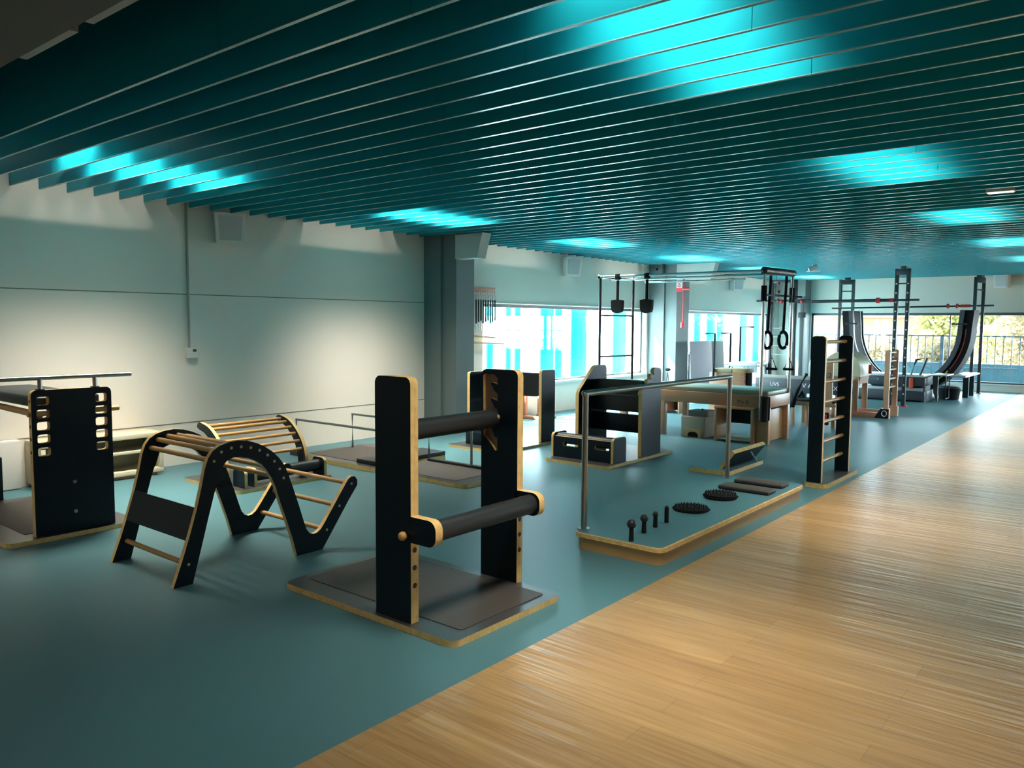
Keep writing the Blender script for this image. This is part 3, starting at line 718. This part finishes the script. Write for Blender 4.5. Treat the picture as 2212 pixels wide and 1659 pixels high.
t = thing('pilates_chair', 'beech chair frame with black pedal arm seen beside and through the rung ladder', 'pilates chair', (-3.57, 11.1, 0))
for y in (10.98, 11.42):
    for x in (-3.85, -3.655, -3.30): MB().box(x, x + .045, y, y + .04, 0, .33, 'beech', .004).build('leg', t)
    MB().box(-3.85, -3.255, y - .002, y + .042, .29, .345, 'beech', .004).build('seat_rail', t)
MB().prism([(-3.47, .345), (-3.30, .345), (-3.30, .90), (-3.36, .90), (-3.47, .70)], 1, 10.985, 11.02, 'beech').build('back_panel', t)
MB().box(-3.46, -3.28, 10.97, 11.5, .90, .95, 'creamvinyl', .012).build('back_pad', t)
lettering('S2', 'lettering', t, (-3.36, 10.983, .72), (pi / 2, 0, 0), .10, 'darktext')
MB().box(-3.84, -3.27, 11.0, 11.44, .345, .37, 'blackfabric', .005).build('seat_pad', t)
MB().tube([(-3.80, 10.93, .36), (-3.74, 10.93, .52), (-3.63, 10.93, .74)], .022, 'blackfabric', 10).build('pedal_arm', t)
MB().cyl((-3.825, 10.93, .27), (-3.785, 10.93, .40), .038, 'blackfabric', 14).build('grip', t)
b = MB(); b.prism([(-3.76, .40), (-3.64, .40), (-3.69, .50)], 1, 10.945, 10.96, 'blackfabric')
b.tube([(-3.715, 10.943, .42), (-3.675, 10.943, .42), (-3.692, 10.943, .455)], .003, 'white', 6, True).build('triangle_plate', t)
MB().box(-3.42, -3.32, 10.9, 10.96, .05, .22, 'blackfabric', .01).build('strap_box', t)
MB().box(-3.36, -3.33, 10.88, 10.9, .08, .2, 'red', .004).build('red_strap', t)

# ---- dark reformer with lettering and its tower
t = thing('dark_reformer', 'charcoal reformer bed with white lettering on its side behind the trapeze table', 'reformer', (-4.2, 12.9, 0))
MB().box(-4.98, -3.55, 12.5, 12.54, .33, .545, 'charcoal', .006).build('side_board', t)
MB().box(-4.98, -3.55, 12.62, 12.66, .33, .545, 'charcoal', .006).build('side_board', t)
MB().box(-4.9, -3.6, 12.54, 12.62, .53, .60, 'greyfoam', .015).build('carriage_pad', t)
for x in (-4.93, -3.65):
    for y in (12.5, 12.61): MB().box(x, x + .06, y, y + .05, 0, .33, 'dark_metal', .004).build('leg', t)
lettering('UVS', 'lettering', t, (-4.66, 12.498, .45), (pi / 2, 0, 0), .085, 'whitetext')
lettering('V A', 'lettering', t, (-4.14, 12.498, .45), (pi / 2, 0, 0), .10, 'whitetext')
lettering('SX>', 'lettering', t, (-3.70, 12.498, .43), (pi / 2, 0, 0), .10, 'whitetext')
t = thing('reformer_tower', 'dark upright tower frame with cross bar behind the chrome canopy posts', 'tower frame', (-4.8, 13.25, 0))
for x in (-5.03, -4.63):
    MB().box(x - .028, x + .028, 13.22, 13.27, 0, 2.17, 'dark_metal', .004).build('upright', t)
MB().box(-5.03, -4.63, 13.22, 13.27, 2.12, 2.17, 'dark_metal', .004).build('cross_bar', t)
MB().cyl((-5.28, 13.2, 1.82), (-4.35, 13.2, 1.82), .016, 'dark_metal', 10).build('roll_bar', t)
for x in (-5.06, -4.84, -4.5): MB().sph((x, 13.19, 1.80), .03, 'red', 10).build('clip', t)
for z in (1.35, 1.2, 1.05, .9): MB().box(-5.0, -4.66, 13.23, 13.25, z, z + .012, 'silver').build('rung', t)
t = thing('cable_post', 'grey vertical cable post with black foot by the far pier', 'post', (-5.1, 15.0, 0))
MB().box(-5.14, -5.07, 14.97, 15.03, .02, 1.95, 'column', .004).build('upright', t)
MB().box(-5.2, -5.0, 14.9, 15.1, 0, .34, 'dark_metal', .01).build('foot_box', t)
MB().box(-5.17, -5.03, 14.95, 15.05, 1.55, 1.65, 'dark_metal', .006).build('pulley_block', t)
for x in (-5.27, -5.34): MB().cyl((x, 15.0, .0), (x, 15.0, .75), .028, 'white', 12).build('weight_tube', t)
t = thing('skittle', 'white rounded punch pad with two black dots beside the cable post', 'pad', (-4.55, 14.0, 0))
MB().cyl((-4.55, 14, 0), (-4.55, 14, .45), .02, 'dark_metal', 10).build('stem', t)
MB().sph((-4.55, 14, .64), .10, 'white', 16, (.75, .4, 2.0)).build('body', t)
MB().sph((-4.53, 13.958, .70), .014, 'blackfabric', 8).build('dot', t)
MB().sph((-4.53, 13.958, .64), .014, 'blackfabric', 8).build('dot', t)

# ---- pale reformer, mats, bars by the second window
t = thing('pale_reformer', 'pale blue reformer with slanted legs standing below the second window', 'reformer', (-5.3, 13.12, 0))
MB().box(-5.62, -5.12, 12.88, 13.40, .70, .76, 'silver', .01).build('headrest', t)
MB().box(-5.60, -5.14, 12.91, 12.95, .60, .70, 'paleblue', .004).build('cross_rail', t)
for x, x2 in ((-5.58, -5.42), (-5.36, -5.46), (-5.30, -5.16)):
    MB().tube([(x, 12.91, .68), (x2, 12.89, 0.02)], .024, 'paleblue', 10).build('leg', t)
for x in (-5.60, -5.15): MB().cyl((x, 13.36, 0), (x, 13.36, .70), .024, 'paleblue', 10).build('rear_leg', t)
def lbar(y, z, dy, lab):
    t = thing('bent_bar', lab, 'bar', (-6.3, y, 0), 'bent bars in front of the second window')
    MB().tube([(-6.25, y, .02), (-6.25, y, z), (-6.25, y + dy, z)], .02, 'dark_metal', 10).build('tube', t)
    MB().cyl((-6.25, y, 0), (-6.25, y, .03), .10, 'dark_metal', 20).build('foot', t)
lbar(13.68, 1.245, -.40, 'thin dark bent bar rising behind the leaning grey mats')
lbar(14.39, 1.247, -.42, 'thin dark bent bar between the grey mats and the pale reformer')
lbar(14.85, 1.365, .65, 'tallest thin dark bent bar, its arm pointing away towards the end window')
def mat_panel(y0, y1, x0, z, m, lab, lean):
    mt = Matrix.Translation((x0, 0, 0)) @ Matrix.Rotation(-lean, 4, 'Y')
    o = MB().box(0, .05, y0, y1, 0, z, m, .008, 2, mt).build('exercise_mat', origin=(x0, (y0 + y1) / 2, 0))
    tag(o, lab, 'mat', 'mats leaning by the second window')
mat_panel(13.20, 14.12, -6.50, 1.10, 'matgrey', 'large grey foam mat standing upright beside the grey column', .06)
mat_panel(14.15, 14.85, -6.585, 1.09, 'matdark', 'dark foam mat standing behind the large grey mat', .06)
t = thing('pole_stand', 'thin black pole stand at the foot of the grey column', 'stand', (-6.5, 13.0, 0))
MB().tube([(-6.42, 13.0, 0), (-6.43, 13.0, .86), (-6.40, 13.0, .90)], .014, 'dark_metal', 10).build('pole', t)
MB().box(-6.50, -6.34, 12.95, 13.1, 0, .02, 'dark_metal').build('foot', t)
t = thing('tripod_stand', 'small black tripod stand before the sunlit grey column', 'tripod', (-6.32, 12.0, 0))
for dx, dy in ((-.06, -.05), (.07, -.04), (0, .09)):
    MB().tube([(-6.32, 12.0, .60), (-6.32 + dx, 12 + dy, 0)], .008, 'dark_metal', 8).build('leg', t)
MB().sph((-6.32, 12.0, .64), .035, 'blackfabric', 12, (1.5, 1, .8)).build('head', t)

# ---- ladder barrel
t = thing('ladder_barrel', 'pale beech ladder barrel with cream padded barrel and black-faced foot', 'ladder barrel', (-3.4, 13.0, 0))
for y in (12.73, 13.24):
    MB().prism([(-3.075, .13), (-3.0, .13), (-3.0, 1.02), (-3.02, 1.04), (-3.05, 1.04), (-3.07, 1.01)], 1, y, y + .04, 'beech').build('ladder_rail', t)
    MB().box(-3.86, -3.0, y - .005, y + .045, .0, .085, 'redwood', .004).build('floor_beam', t)
    MB().prism([(-3.20, 0), (-2.98, 0), (-2.98, .155), (-3.10, .155)], 1, y - .02, y + .06, 'beech').build('foot_block', t)
    MB().box(-3.52, -3.44, y, y + .04, .08, .66, 'beech', .004).build('barrel_leg', t)
MB().prism([(-3.19, .005), (-2.99, .005), (-2.99, .15), (-3.10, .15)], 1, 12.704, 12.71, 'black').build('black_plate', t)
MB().tube([(-3.045 + .035 * math.cos(a), 12.702, .08 + .042 * math.sin(a)) for a in [2 * pi * i / 16 for i in range(16)]], .006, 'whitetext', 6, True).build('ring_mark', t)
for z in (.47, .60, .74, .87, 1.0): MB().cyl((-3.035, 12.77, z), (-3.035, 13.24, z), .016, 'dowel', 10).build('rung', t)
bp = [(-3.41, .62)] + [(-3.69 + .285 * math.cos(a), .70 + .30 * math.sin(a)) for a in [pi * i / 20 for i in range(21)]] + [(-3.975, .62)]
MB().prism(bp, 1, 12.70, 13.32, 'creamvinyl').build('padded_barrel', t)
MB().prism([(-3.93, .50), (-3.44, .50), (-3.42, .62), (-3.95, .62)], 1, 12.76, 13.26, 'beech').build('barrel_frame', t)
for y in (12.73, 13.24): MB().box(-3.93, -3.86, y, y + .04, 0, .62, 'beech', .004).build('rear_leg', t)
tag(MB().box(-3.36, -3.31, 12.95, 12.98, .66, .80, 'orange', .01).build('red_strap', origin=(-3.33, 12.96, .62)), 'small bright red strap hanging beside the cream barrel', 'strap')

# ================================================================== far rig with towers, half-ring and beds
def tower(x0, x1, y0, y1, z, name_label, holes=True):
    t = thing('rig_tower', name_label, 'rig tower', ((x0 + x1) / 2, (y0 + y1) / 2, 0), 'black towers of the far rig')
    for x, y in ((x0, y0), (x1, y1)):
        b = MB().box(x - .03, x + .03, y - .03, y + .03, 0, z, 'dark_metal', .004)
        if holes:
            k = .22
            while k < z - .1:
                b.cyl((x, y - .0305, k), (x, y - .032, k), .0145, 'whitetext', 10); k += .16
        b.build('upright', t)
        MB().box(x - .06, x + .06, y - .05, y + .05, 0, .012, 'red').build('foot_plate', t)
    d = V((x1 - x0, y1 - y0, 0)); L = d.length; d.normalize()
    mt = Matrix.Translation((x0, y0, 0)) @ Matrix.Rotation(math.atan2(d.y, d.x), 4, 'Z')
    MB().box(0, L, -.035, .035, z - .11, z - .01, 'dark_metal', .006, 2, mt).build('top_beam', t)
    MB().box(L * .3, L * .8, -.04, .04, z - .01, z + .045, 'dark_metal', .01, 2, mt).build('top_pulley', t)
    MB().box(0, L, -.012, .012, z - .27, z - .245, 'dark_metal', .002, 1, mt).build('tie_bar', t)
tower(-3.46, -3.275, 14.92, 14.92, 2.40, 'tallest black perforated tower with a red foot beside the ladder barrel')
tower(-5.345, -5.09, 18.12, 18.17, 2.42, 'black tower rising behind the top of the rung ladder', False)
tower(-2.80, -2.72, 18.5, 18.95, 2.42, 'black tower at the far end beside the wood floor', False)
t = thing('cross_bar', 'thick black horizontal bar with red clamps across the far towers', 'bar', (-4.5, 14.8, 1.85), 'bars of the far rig')
MB().cyl((-5.28, 14.86, 1.845), (-3.44, 14.86, 1.855), .028, 'dark_metal', 12).build('tube', t)
MB().cyl((-3.44, 14.86, 1.855), (-3.08, 14.86, 1.855), .018, 'dark_metal', 12).build('end_rod', t)
for x, r in ((-3.74, .05), (-3.52, .036)): MB().cyl((x - .03, 14.86, 1.855), (x + .03, 14.86, 1.855), r, 'red', 14).build('clamp', t)
t = thing('cross_bar', 'thin black horizontal bar with two red rings above the half ring', 'bar', (-4.2, 18.4, 1.8), 'bars of the far rig')
MB().cyl((-5.5, 18.06, 1.79), (-2.5, 18.80, 1.84), .018, 'dark_metal', 12).build('tube', t)
for x in (-3.30, -3.14): MB().cyl((x - .02, 18.80 + .247 * (x + 2.5), 1.83), (x + .02, 18.80 + .247 * (x + 2.5), 1.83), .05, 'red', 14).build('ring', t)
MB().cyl((-3.08, 18.657, 1.831), (-2.9, 18.70, 1.834), .03, 'orange', 12).build('sleeve', t)

t = thing('half_ring_track', 'large black half-ring running track opening upwards before the end window', 'ring track', (-3.86, 17.6, 0))
cx, cz, Ro = -3.84, 1.36, 1.06
def ringpt(a, r): return (cx + r * math.cos(a), cz + (r + .16) * math.sin(a))
arc = [pi + (pi) * i / 40 for i in range(41)]
def ring_band(r0, r1, y0, y1, m, n, a0=pi, a1=2 * pi, ext=.36, N=48):
    b = MB(); i = b.mi(m); aa = [a0 + (a1 - a0) * k / N for k in range(N + 1)]
    P = [(ringpt(a, r0), ringpt(a, r1)) for a in aa]
    if ext:
        P = [((P[0][0][0] - .03, P[0][0][1] + ext), (P[0][1][0] - .03, P[0][1][1] + ext))] + P + [((P[-1][0][0] + .03, P[-1][0][1] + ext), (P[-1][1][0] + .03, P[-1][1][1] + ext))]
    rings = [[b.bm.verts.new((q[0], y, q[1])) for q, y in ((p[0], y0), (p[1], y0), (p[1], y1), (p[0], y1))] for p in P]
    for A, B in zip(rings, rings[1:]):
        for k in range(4): b.bm.faces.new((A[k], A[(k + 1) % 4], B[(k + 1) % 4], B[k])).material_index = i
    for r in (rings[0][::-1], rings[-1]): b.bm.faces.new(r).material_index = i
    return b.build(n, t)
ring_band(.985, 1.03, 17.28, 17.98, 'blackfabric', 'track_bed')
ring_band(1.03, 1.19, 17.32, 17.94, 'blackfabric', 'outer_body')
for y in (17.24, 17.98): ring_band(.96, 1.04, y, y + .035, 'charcoal', 'track_rim')
for y in (17.36, 17.86): ring_band(.976, .985, y, y + .03, 'silver', 'guide_strip')
ring_band(1.085, 1.10, 17.314, 17.32, 'red', 'red_stripe', pi * 1.78, pi * 2, 0)
ring_band(1.075, 1.10, 17.314, 17.32, 'yellow', 'yellow_stripe', pi * 1.66, pi * 1.77, 0)
MB().box(cx - .45, cx + .45, 17.3, 17.96, .0, .13, 'charcoal', .01).build('floor_base', t)
for s in (-1, 1): MB().cyl((cx + s * 1.12, 17.2, 1.45), (cx + s * .86, 17.2, 1.45), .015, 'dark_metal', 8).build('side_pin', t)

t = thing('training_bed', 'long low charcoal bed on floor with white edges behind the ladder barrel', 'training bed', (-4.2, 16.3, 0))
MB().box(-4.55, -3.14, 15.9, 16.6, .30, .46, 'charcoal', .01).build('bed_frame', t)
MB().box(-4.52, -3.16, 15.92, 16.58, .46, .50, 'silver', .01).build('bed_top', t)
MB().box(-4.5, -3.18, 15.95, 16.0, .20, .26, 'silver', .006).build('lower_rail', t)
MB().box(-4.55, -3.14, 15.92, 16.55, .03, .20, 'charcoal', .01).build('lower_frame', t)
for x in (-4.5, -3.22): MB().box(x, x + .06, 16.0, 16.5, 0, .3, 'dark_metal').build('leg', t)
MB().tube([(-3.42, 16.05, .46), (-3.33, 16.05, .78), (-3.15, 16.05, .82), (-3.27, 16.05, .46)], .022, 'dark_metal', 10).build('foot_bar', t)
MB().box(-3.40, -3.33, 15.86, 15.9, .25, .45, 'orange', .01).build('red_handle', t)
MB().sph((-3.95, 15.895, .4), .012, 'whitetext', 8).build('bolt', t)
t = thing('plank_bench', 'long pale plank bench with dark tapered end leg beside the wood floor', 'bench', (-2.9, 17.5, 0))
MB().box(-3.10, -2.82, 16.15, 16.75, .49, .515, 'silver', .006).build('seat', t)
MB().prism([(-3.07, .49), (-2.98, .49), (-2.975, .02), (-2.99, .02), (-3.05, .17)], 1, 16.18, 16.24, 'charcoal').build('front_leg', t)
MB().tube([(-2.87, 16.3, .49), (-2.87, 16.3, .06), (-2.87, 16.62, .06), (-2.87, 16.62, .49)], .012, 'dark_metal', 8).build('side_leg', t)
MB().box(-2.90, -2.62, 16.75, 18.35, .44, .47, 'silver', .006).build('long_plank', t)
for y in (17.6, 18.2): MB().box(-2.8, -2.7, y, y + .08, 0, .44, 'dark_metal').build('leg', t)
t = thing('rubber_tub', 'round black tub on the floor under the plank bench', 'tub', (-2.93, 17.0, 0))
MB().cyl((-2.93, 17.0, .01), (-2.93, 17.0, .22), .17, 'blackfabric', 24, .20).build('body', t)
MB().cyl((-2.93, 17.0, .22), (-2.93, 17.0, .26), .20, 'charcoal', 24, .15).build('lid', t)
# ================================================================== on walls and ceiling
def speaker(loc, rz, lab):
    t = thing('wall_speaker', lab, 'speaker', loc, 'white wall speakers')
    mt = Matrix.Translation(loc) @ Matrix.Rotation(rz, 4, 'Z') @ Matrix.Rotation(.12, 4, 'Y')
    MB().prism([(-.13, -.15), (.13, -.15), (.145, .15), (-.145, .15)], 0, .06, .20, 'speaker', mtx=mt).build('cabinet', t)
    MB().prism([(-.10, -.115), (.10, -.115), (.113, .12), (-.113, .12)], 0, .20, .208, 'grille', mtx=mt).build('grille', t)
    m2 = Matrix.Translation(loc) @ Matrix.Rotation(rz, 4, 'Z')
    MB().box(-.005, .07, -.02, .02, -.05, .05, 'silver', 0, 1, m2).build('bracket', t)
speaker((XW + .01, 4.42, 2.345), -.45, 'white wall speaker on the cream wall near the conduit')
speaker((XW + .01, 10.4, 2.325), -.45, 'white wall speaker above the first window')
speaker((XW + .01, 16.85, 2.34), -.45, 'white wall speaker above the second window, far away')
speaker((-2.45, YE - .01, 2.40), -pi / 2 - .25, 'white wall speaker on the end wall')
t = thing('wall_conduit', 'thin vertical conduit with socket box on the cream wall', 'conduit', (XW, 3.97, 1.1))
MB().cyl((XW + .012, 3.972, 1.14), (XW + .012, 3.972, 2.56), .011, 'conduit', 12).build('pipe', t)
MB().box(XW, XW + .05, 3.925, 4.035, 1.045, 1.145, 'white', .006).build('socket_box', t)
MB().box(XW + .05, XW + .053, 3.985, 4.02, 1.105, 1.13, 'darkhole').build('socket_opening', t)
t = thing('column_box', 'dark grey electrical box at the top of the grey column', 'electrical box', (-7.11, 13.06, 2.41))
MB().box(-7.22, -7.0, 13.0, 13.062, 2.31, 2.52, 'column', .006).build('body', t)
MB().sph((-7.11, 12.998, 2.42), .025, 'blackfabric', 10).build('knob', t)
t = thing('fire_pipe', 'red fire hydrant pipe with valve on the grey column', 'fire pipe', (-6.55, 13.06, 1.8))
MB().cyl((-6.60, 13.07, 1.37), (-6.60, 13.07, 2.25), .014, 'red', 12).build('pipe', t)
MB().cyl((-6.60, 13.04, 2.05), (-6.47, 13.04, 2.05), .022, 'red', 12).build('valve', t)
MB().cyl((-6.60, 13.05, 1.35), (-6.60, 13.05, 1.45), .035, 'red', 12).build('coupling', t)
t = thing('fire_sign', 'small red and white fire sign beside the red pipe', 'sign', (-6.68, 13.09, 2.1))
MB().box(-6.755, -6.64, 13.085, 13.098, 2.0, 2.21, 'whitetext').build('plate', t)
MB().box(-6.752, -6.643, 13.08, 13.084, 2.0, 2.07, 'red').build('red_field', t)
for z in (2.175, 2.115): MB().tube([(-6.698 + .022 * math.cos(a), 13.082, z + .02 * math.sin(a)) for a in [2 * pi * i / 12 for i in range(12)]], .006, 'red', 6, True).build('ring_symbol', t)
t = thing('ceiling_spotlight', 'small silver spotlight bracket hanging below the far baffles', 'spotlight', (-4.75, 14.4, 2.5))
MB().cyl((-4.75, 14.4, 2.42), (-4.75, 14.4, 2.5), .012, 'silver', 10).build('stem', t)
MB().cyl((-4.80, 14.36, 2.40), (-4.68, 14.44, 2.46), .04, 'silver', 14).build('head', t)
MB().box(-4.85, -4.62, 14.38, 14.42, 2.37, 2.385, 'silver', .004).build('arm', t)
t = thing('slim_ceiling_light', 'slim rectangular white light fitting between the baffles near the right', 'ceiling light', (-1.0, 7.55, 2.5))
MB().box(-1.10, -.90, 7.50, 7.60, 2.497, 2.53, 'white', .004).build('housing', t)
MB().box(-1.09, -.91, 7.51, 7.59, 2.494, 2.497, 'lampface').build('diffuser', t)
# rack of resistance springs
t = thing('spring_rack', 'wooden wall rack bar above the row of hanging dark springs', 'rack', (-7.2, 8.3, 1.87))
MB().box(-7.24, -7.21, 7.95, 8.50, 1.835, 1.905, 'redwood', .004).build('top_bar', t)
for k in range(9): MB().cyl((-7.225, 8.09 + .05 * k, 1.80), (-7.205, 8.09 + .05 * k, 1.85), .005, 'chrome', 6).build('hook', t)
for k in range(9):
    y = 8.09 + .05 * k
    s = thing('resistance_spring', 'dark resistance spring hanging in a row on the wooden rack', 'spring', (-7.2, y, 1.8), 'springs on the wooden rack')
    MB().cyl((-7.205, y, 1.40 + .02 * (k % 3)), (-7.205, y, 1.73), .011, 'charcoal', 8).build('coil', s)
    MB().cyl((-7.205, y, 1.73), (-7.205, y, 1.80), .006, 'chrome', 6).build('upper_clip', s)
    MB().cyl((-7.205, y, 1.30), (-7.205, y, 1.41), .006, 'chrome', 6).build('lower_clip', s)
for z, y1, lab in ((1.215, 8.52, 'upper thin wooden dowel below the hanging springs'), (1.125, 8.70, 'lower thin wooden dowel below the hanging springs')):
    tag(MB().cyl((-7.22, 7.9, z + .02), (-7.22, y1, z - .015), .013, 'dowel', 10).build('wall_dowel', origin=(-7.22, 8.2, z)), lab, 'dowel', 'dowels under the springs')
t = thing('wall_socket_box', 'small white socket box low on the wall beside the dark column', 'socket', (-7.29, 8.13, .25))
MB().box(-7.31, -7.25, 8.06, 8.2, .205, .29, 'white', .005).build('body', t)
MB().box(-7.25, -7.247, 8.12, 8.17, .225, .25, 'darkhole').build('opening', t)
t = thing('red_trestle', 'small red wooden trestle standing below the first window', 'trestle', (-7.0, 9.2, 0))
MB().box(-7.13, -7.08, 9.05, 9.10, 0, .42, 'redwood', .004).build('leg', t)
MB().box(-7.13, -7.08, 9.40, 9.45, 0, .42, 'redwood', .004).build('leg', t)
MB().box(-7.14, -6.75, 9.04, 9.09, .0, .05, 'redwood', .004).build('foot_beam', t)
MB().box(-7.14, -6.80, 9.39, 9.44, .0, .05, 'redwood', .004).build('foot_beam', t)
MB().box(-7.14, -7.07, 9.03, 9.47, .40, .45, 'redwood', .004).build('top_beam', t)
# ================================================================== outside
struct(MB().box(-60, XW - .28, -10, 90, -.35, -.25, 'ground').box(XW - .28, 40, YE + .2, 90, -.35, -.25, 'ground').build('outside_ground'))
struct(MB().box(-12, 8, YE + .2, 24.3, 2.12, 2.32, 'ground').build('outside_sky_blocker'))  # unseen overhang added to cut sky light through the end window
for k, (a, c, m) in enumerate(((8.2, 8.45, 'fin'), (8.62, 8.8, 'finpale'), (9.24, 9.38, 'fin'), (9.71, 9.82, 'fin'), (9.94, 10.07, 'fin'), (10.63, 11.0, 'fin'), (11.06, 11.24, 'fin'), (11.54, 12.02, 'fin'), (12.25, 12.4, 'finpale'),
                               (12.97, 13.4, 'fin'), (13.78, 14.12, 'fin'), (14.5, 14.75, 'fin'), (15.4, 15.6, 'finpale'), (15.95, 16.12, 'finpale'), (16.42, 16.7, 'fin'), (17.08, 17.48, 'fin'), (17.64, 17.95, 'fin'), (18.35, 18.55, 'finpale'), (19.0, 19.37, 'fin'), (19.86, 20.25, 'fin'))):
    tag(MB().box(-8.03, -7.99, a, c, -.25, 3.1, m, .004).build('facade_fin', origin=(-8.01, (a + c) / 2, -.25)),
        'tall cyan vertical facade fin outside the side windows' if m == 'fin' else 'tall pale aqua vertical facade fin outside the side windows', 'facade fin',
        'cyan facade fins' if m == 'fin' else 'pale aqua facade fins')
t = thing('balcony_railing', 'blue metal balcony railing with thin vertical bars outside the end window', 'railing', (-3, 21.5, -.25))
MB().box(-8, 4, 21.48, 21.52, 1.16, 1.19, 'railblue').build('top_rail', t)
MB().box(-8, 4, 21.485, 21.515, .40, .43, 'railblue').build('lower_rail', t)
x = -7.9
while x < .5:
    MB().box(x - .009, x + .009, 21.49, 21.51, -.25, 1.16, 'railblue').build('bar', t); x += .165
for x in (-6.0, -3.9, -1.8): MB().box(x - .03, x + .03, 21.48, 21.54, -.25, 1.19, 'railblue').build('post', t)
tag(MB().box(-9, 5, 21.9, 22.0, -.25, .50, 'tealpanel').build('parapet_panel', origin=(-2, 21.95, -.25)), 'low teal parapet panel behind the balcony railing', 'parapet')
t = thing('house', 'long beige house wall with pale eave beyond the balcony', 'building', (-9.0, 34, -.25))
MB().box(-12.6, -6.2, 33, 38, -.25, 1.75, 'bldg').build('wall', t)
MB().box(-12.9, -6.0, 32.6, 38.4, 1.75, 1.95, 'roof').build('eave', t)
t = thing('house', 'pale grey house wall at the far corner behind the rung ladder', 'building', (-17, 36, -.25))
MB().box(-20.5, -13.5, 35, 42, -.25, 2.0, 'bldgw').build('wall', t)
MB().box(-20.7, -13.3, 34.8, 42.2, 2.0, 2.15, 'roof').build('eave', t)
def tree(x, y, r, h, m, lab, seed, n=1500):
    rnd = random.Random(seed)
    t = thing('tree', lab, 'tree', (x, y, -.25), 'trees beyond the balcony')
    b = MB().cyl((x, y, -.25), (x, y, h * .75), .10, 'bark', 8, .05)
    for k in range(6):
        a = rnd.random() * 6.28
        b.cyl((x, y, h * (.25 + .07 * k)), (x + r * .7 * math.cos(a), y + r * .7 * math.sin(a), h * (.5 + .07 * k)), .04, 'bark', 6, .015)
    b.build('trunk', t)
    b = MB(); i = b.mi(m)
    blobs = [(V((rnd.uniform(-.7, .7) * r, rnd.uniform(-.7, .7) * r, h * rnd.uniform(.25, .95))), rnd.uniform(.35, .6) * r) for _ in range(14)]
    for k in range(n):
        c, rr_ = blobs[k % 14]
        d = V((rnd.gauss(0, 1), rnd.gauss(0, 1), rnd.gauss(0, 1))).normalized() * rr_ * rnd.uniform(.5, 1)
        p = V((x, y, 0)) + c + d
        s = rnd.uniform(.05, .11); u = V((rnd.gauss(0, 1), rnd.gauss(0, 1), rnd.gauss(0, 1))).normalized(); w = u.orthogonal().normalized()
        f = b.bm.faces.new([b.bm.verts.new(p + u * s), b.bm.verts.new(p + w * s * .6), b.bm.verts.new(p - u * s), b.bm.verts.new(p - w * s * .6)]); f.material_index = i
    b.build('foliage', t)
tree(-5.3, 27.5, .9, 2.2, 'leafy', 'yellow green tree beyond the railing, seen inside the half ring', 3, 1800)
tree(-3.9, 30.5, 1.2, 2.5, 'leafy', 'yellow green tree beyond the railing, near the right arm of the half ring', 5, 2200)
tree(-2.3, 26.0, 1.1, 2.4, 'leafo', 'ochre leaved tree beyond the railing at the right picture edge', 8, 2400)
tree(-7.6, 30.0, .9, .95, 'leafo', 'low ochre bush beyond the railing before the beige house', 9, 1300)
tree(-4.6, 25.0, .8, 1.0, 'leafo', 'low ochre bush beyond the railing beside the half ring', 10, 1300)
tree(-9.9, 30.5, .8, 1.0, 'leafy', 'low green bush before the pale house', 12, 1000)
tree(0.2, 28.5, 1.2, 2.4, 'leafy', 'green tree beyond the railing outside the picture edge', 14, 1500)
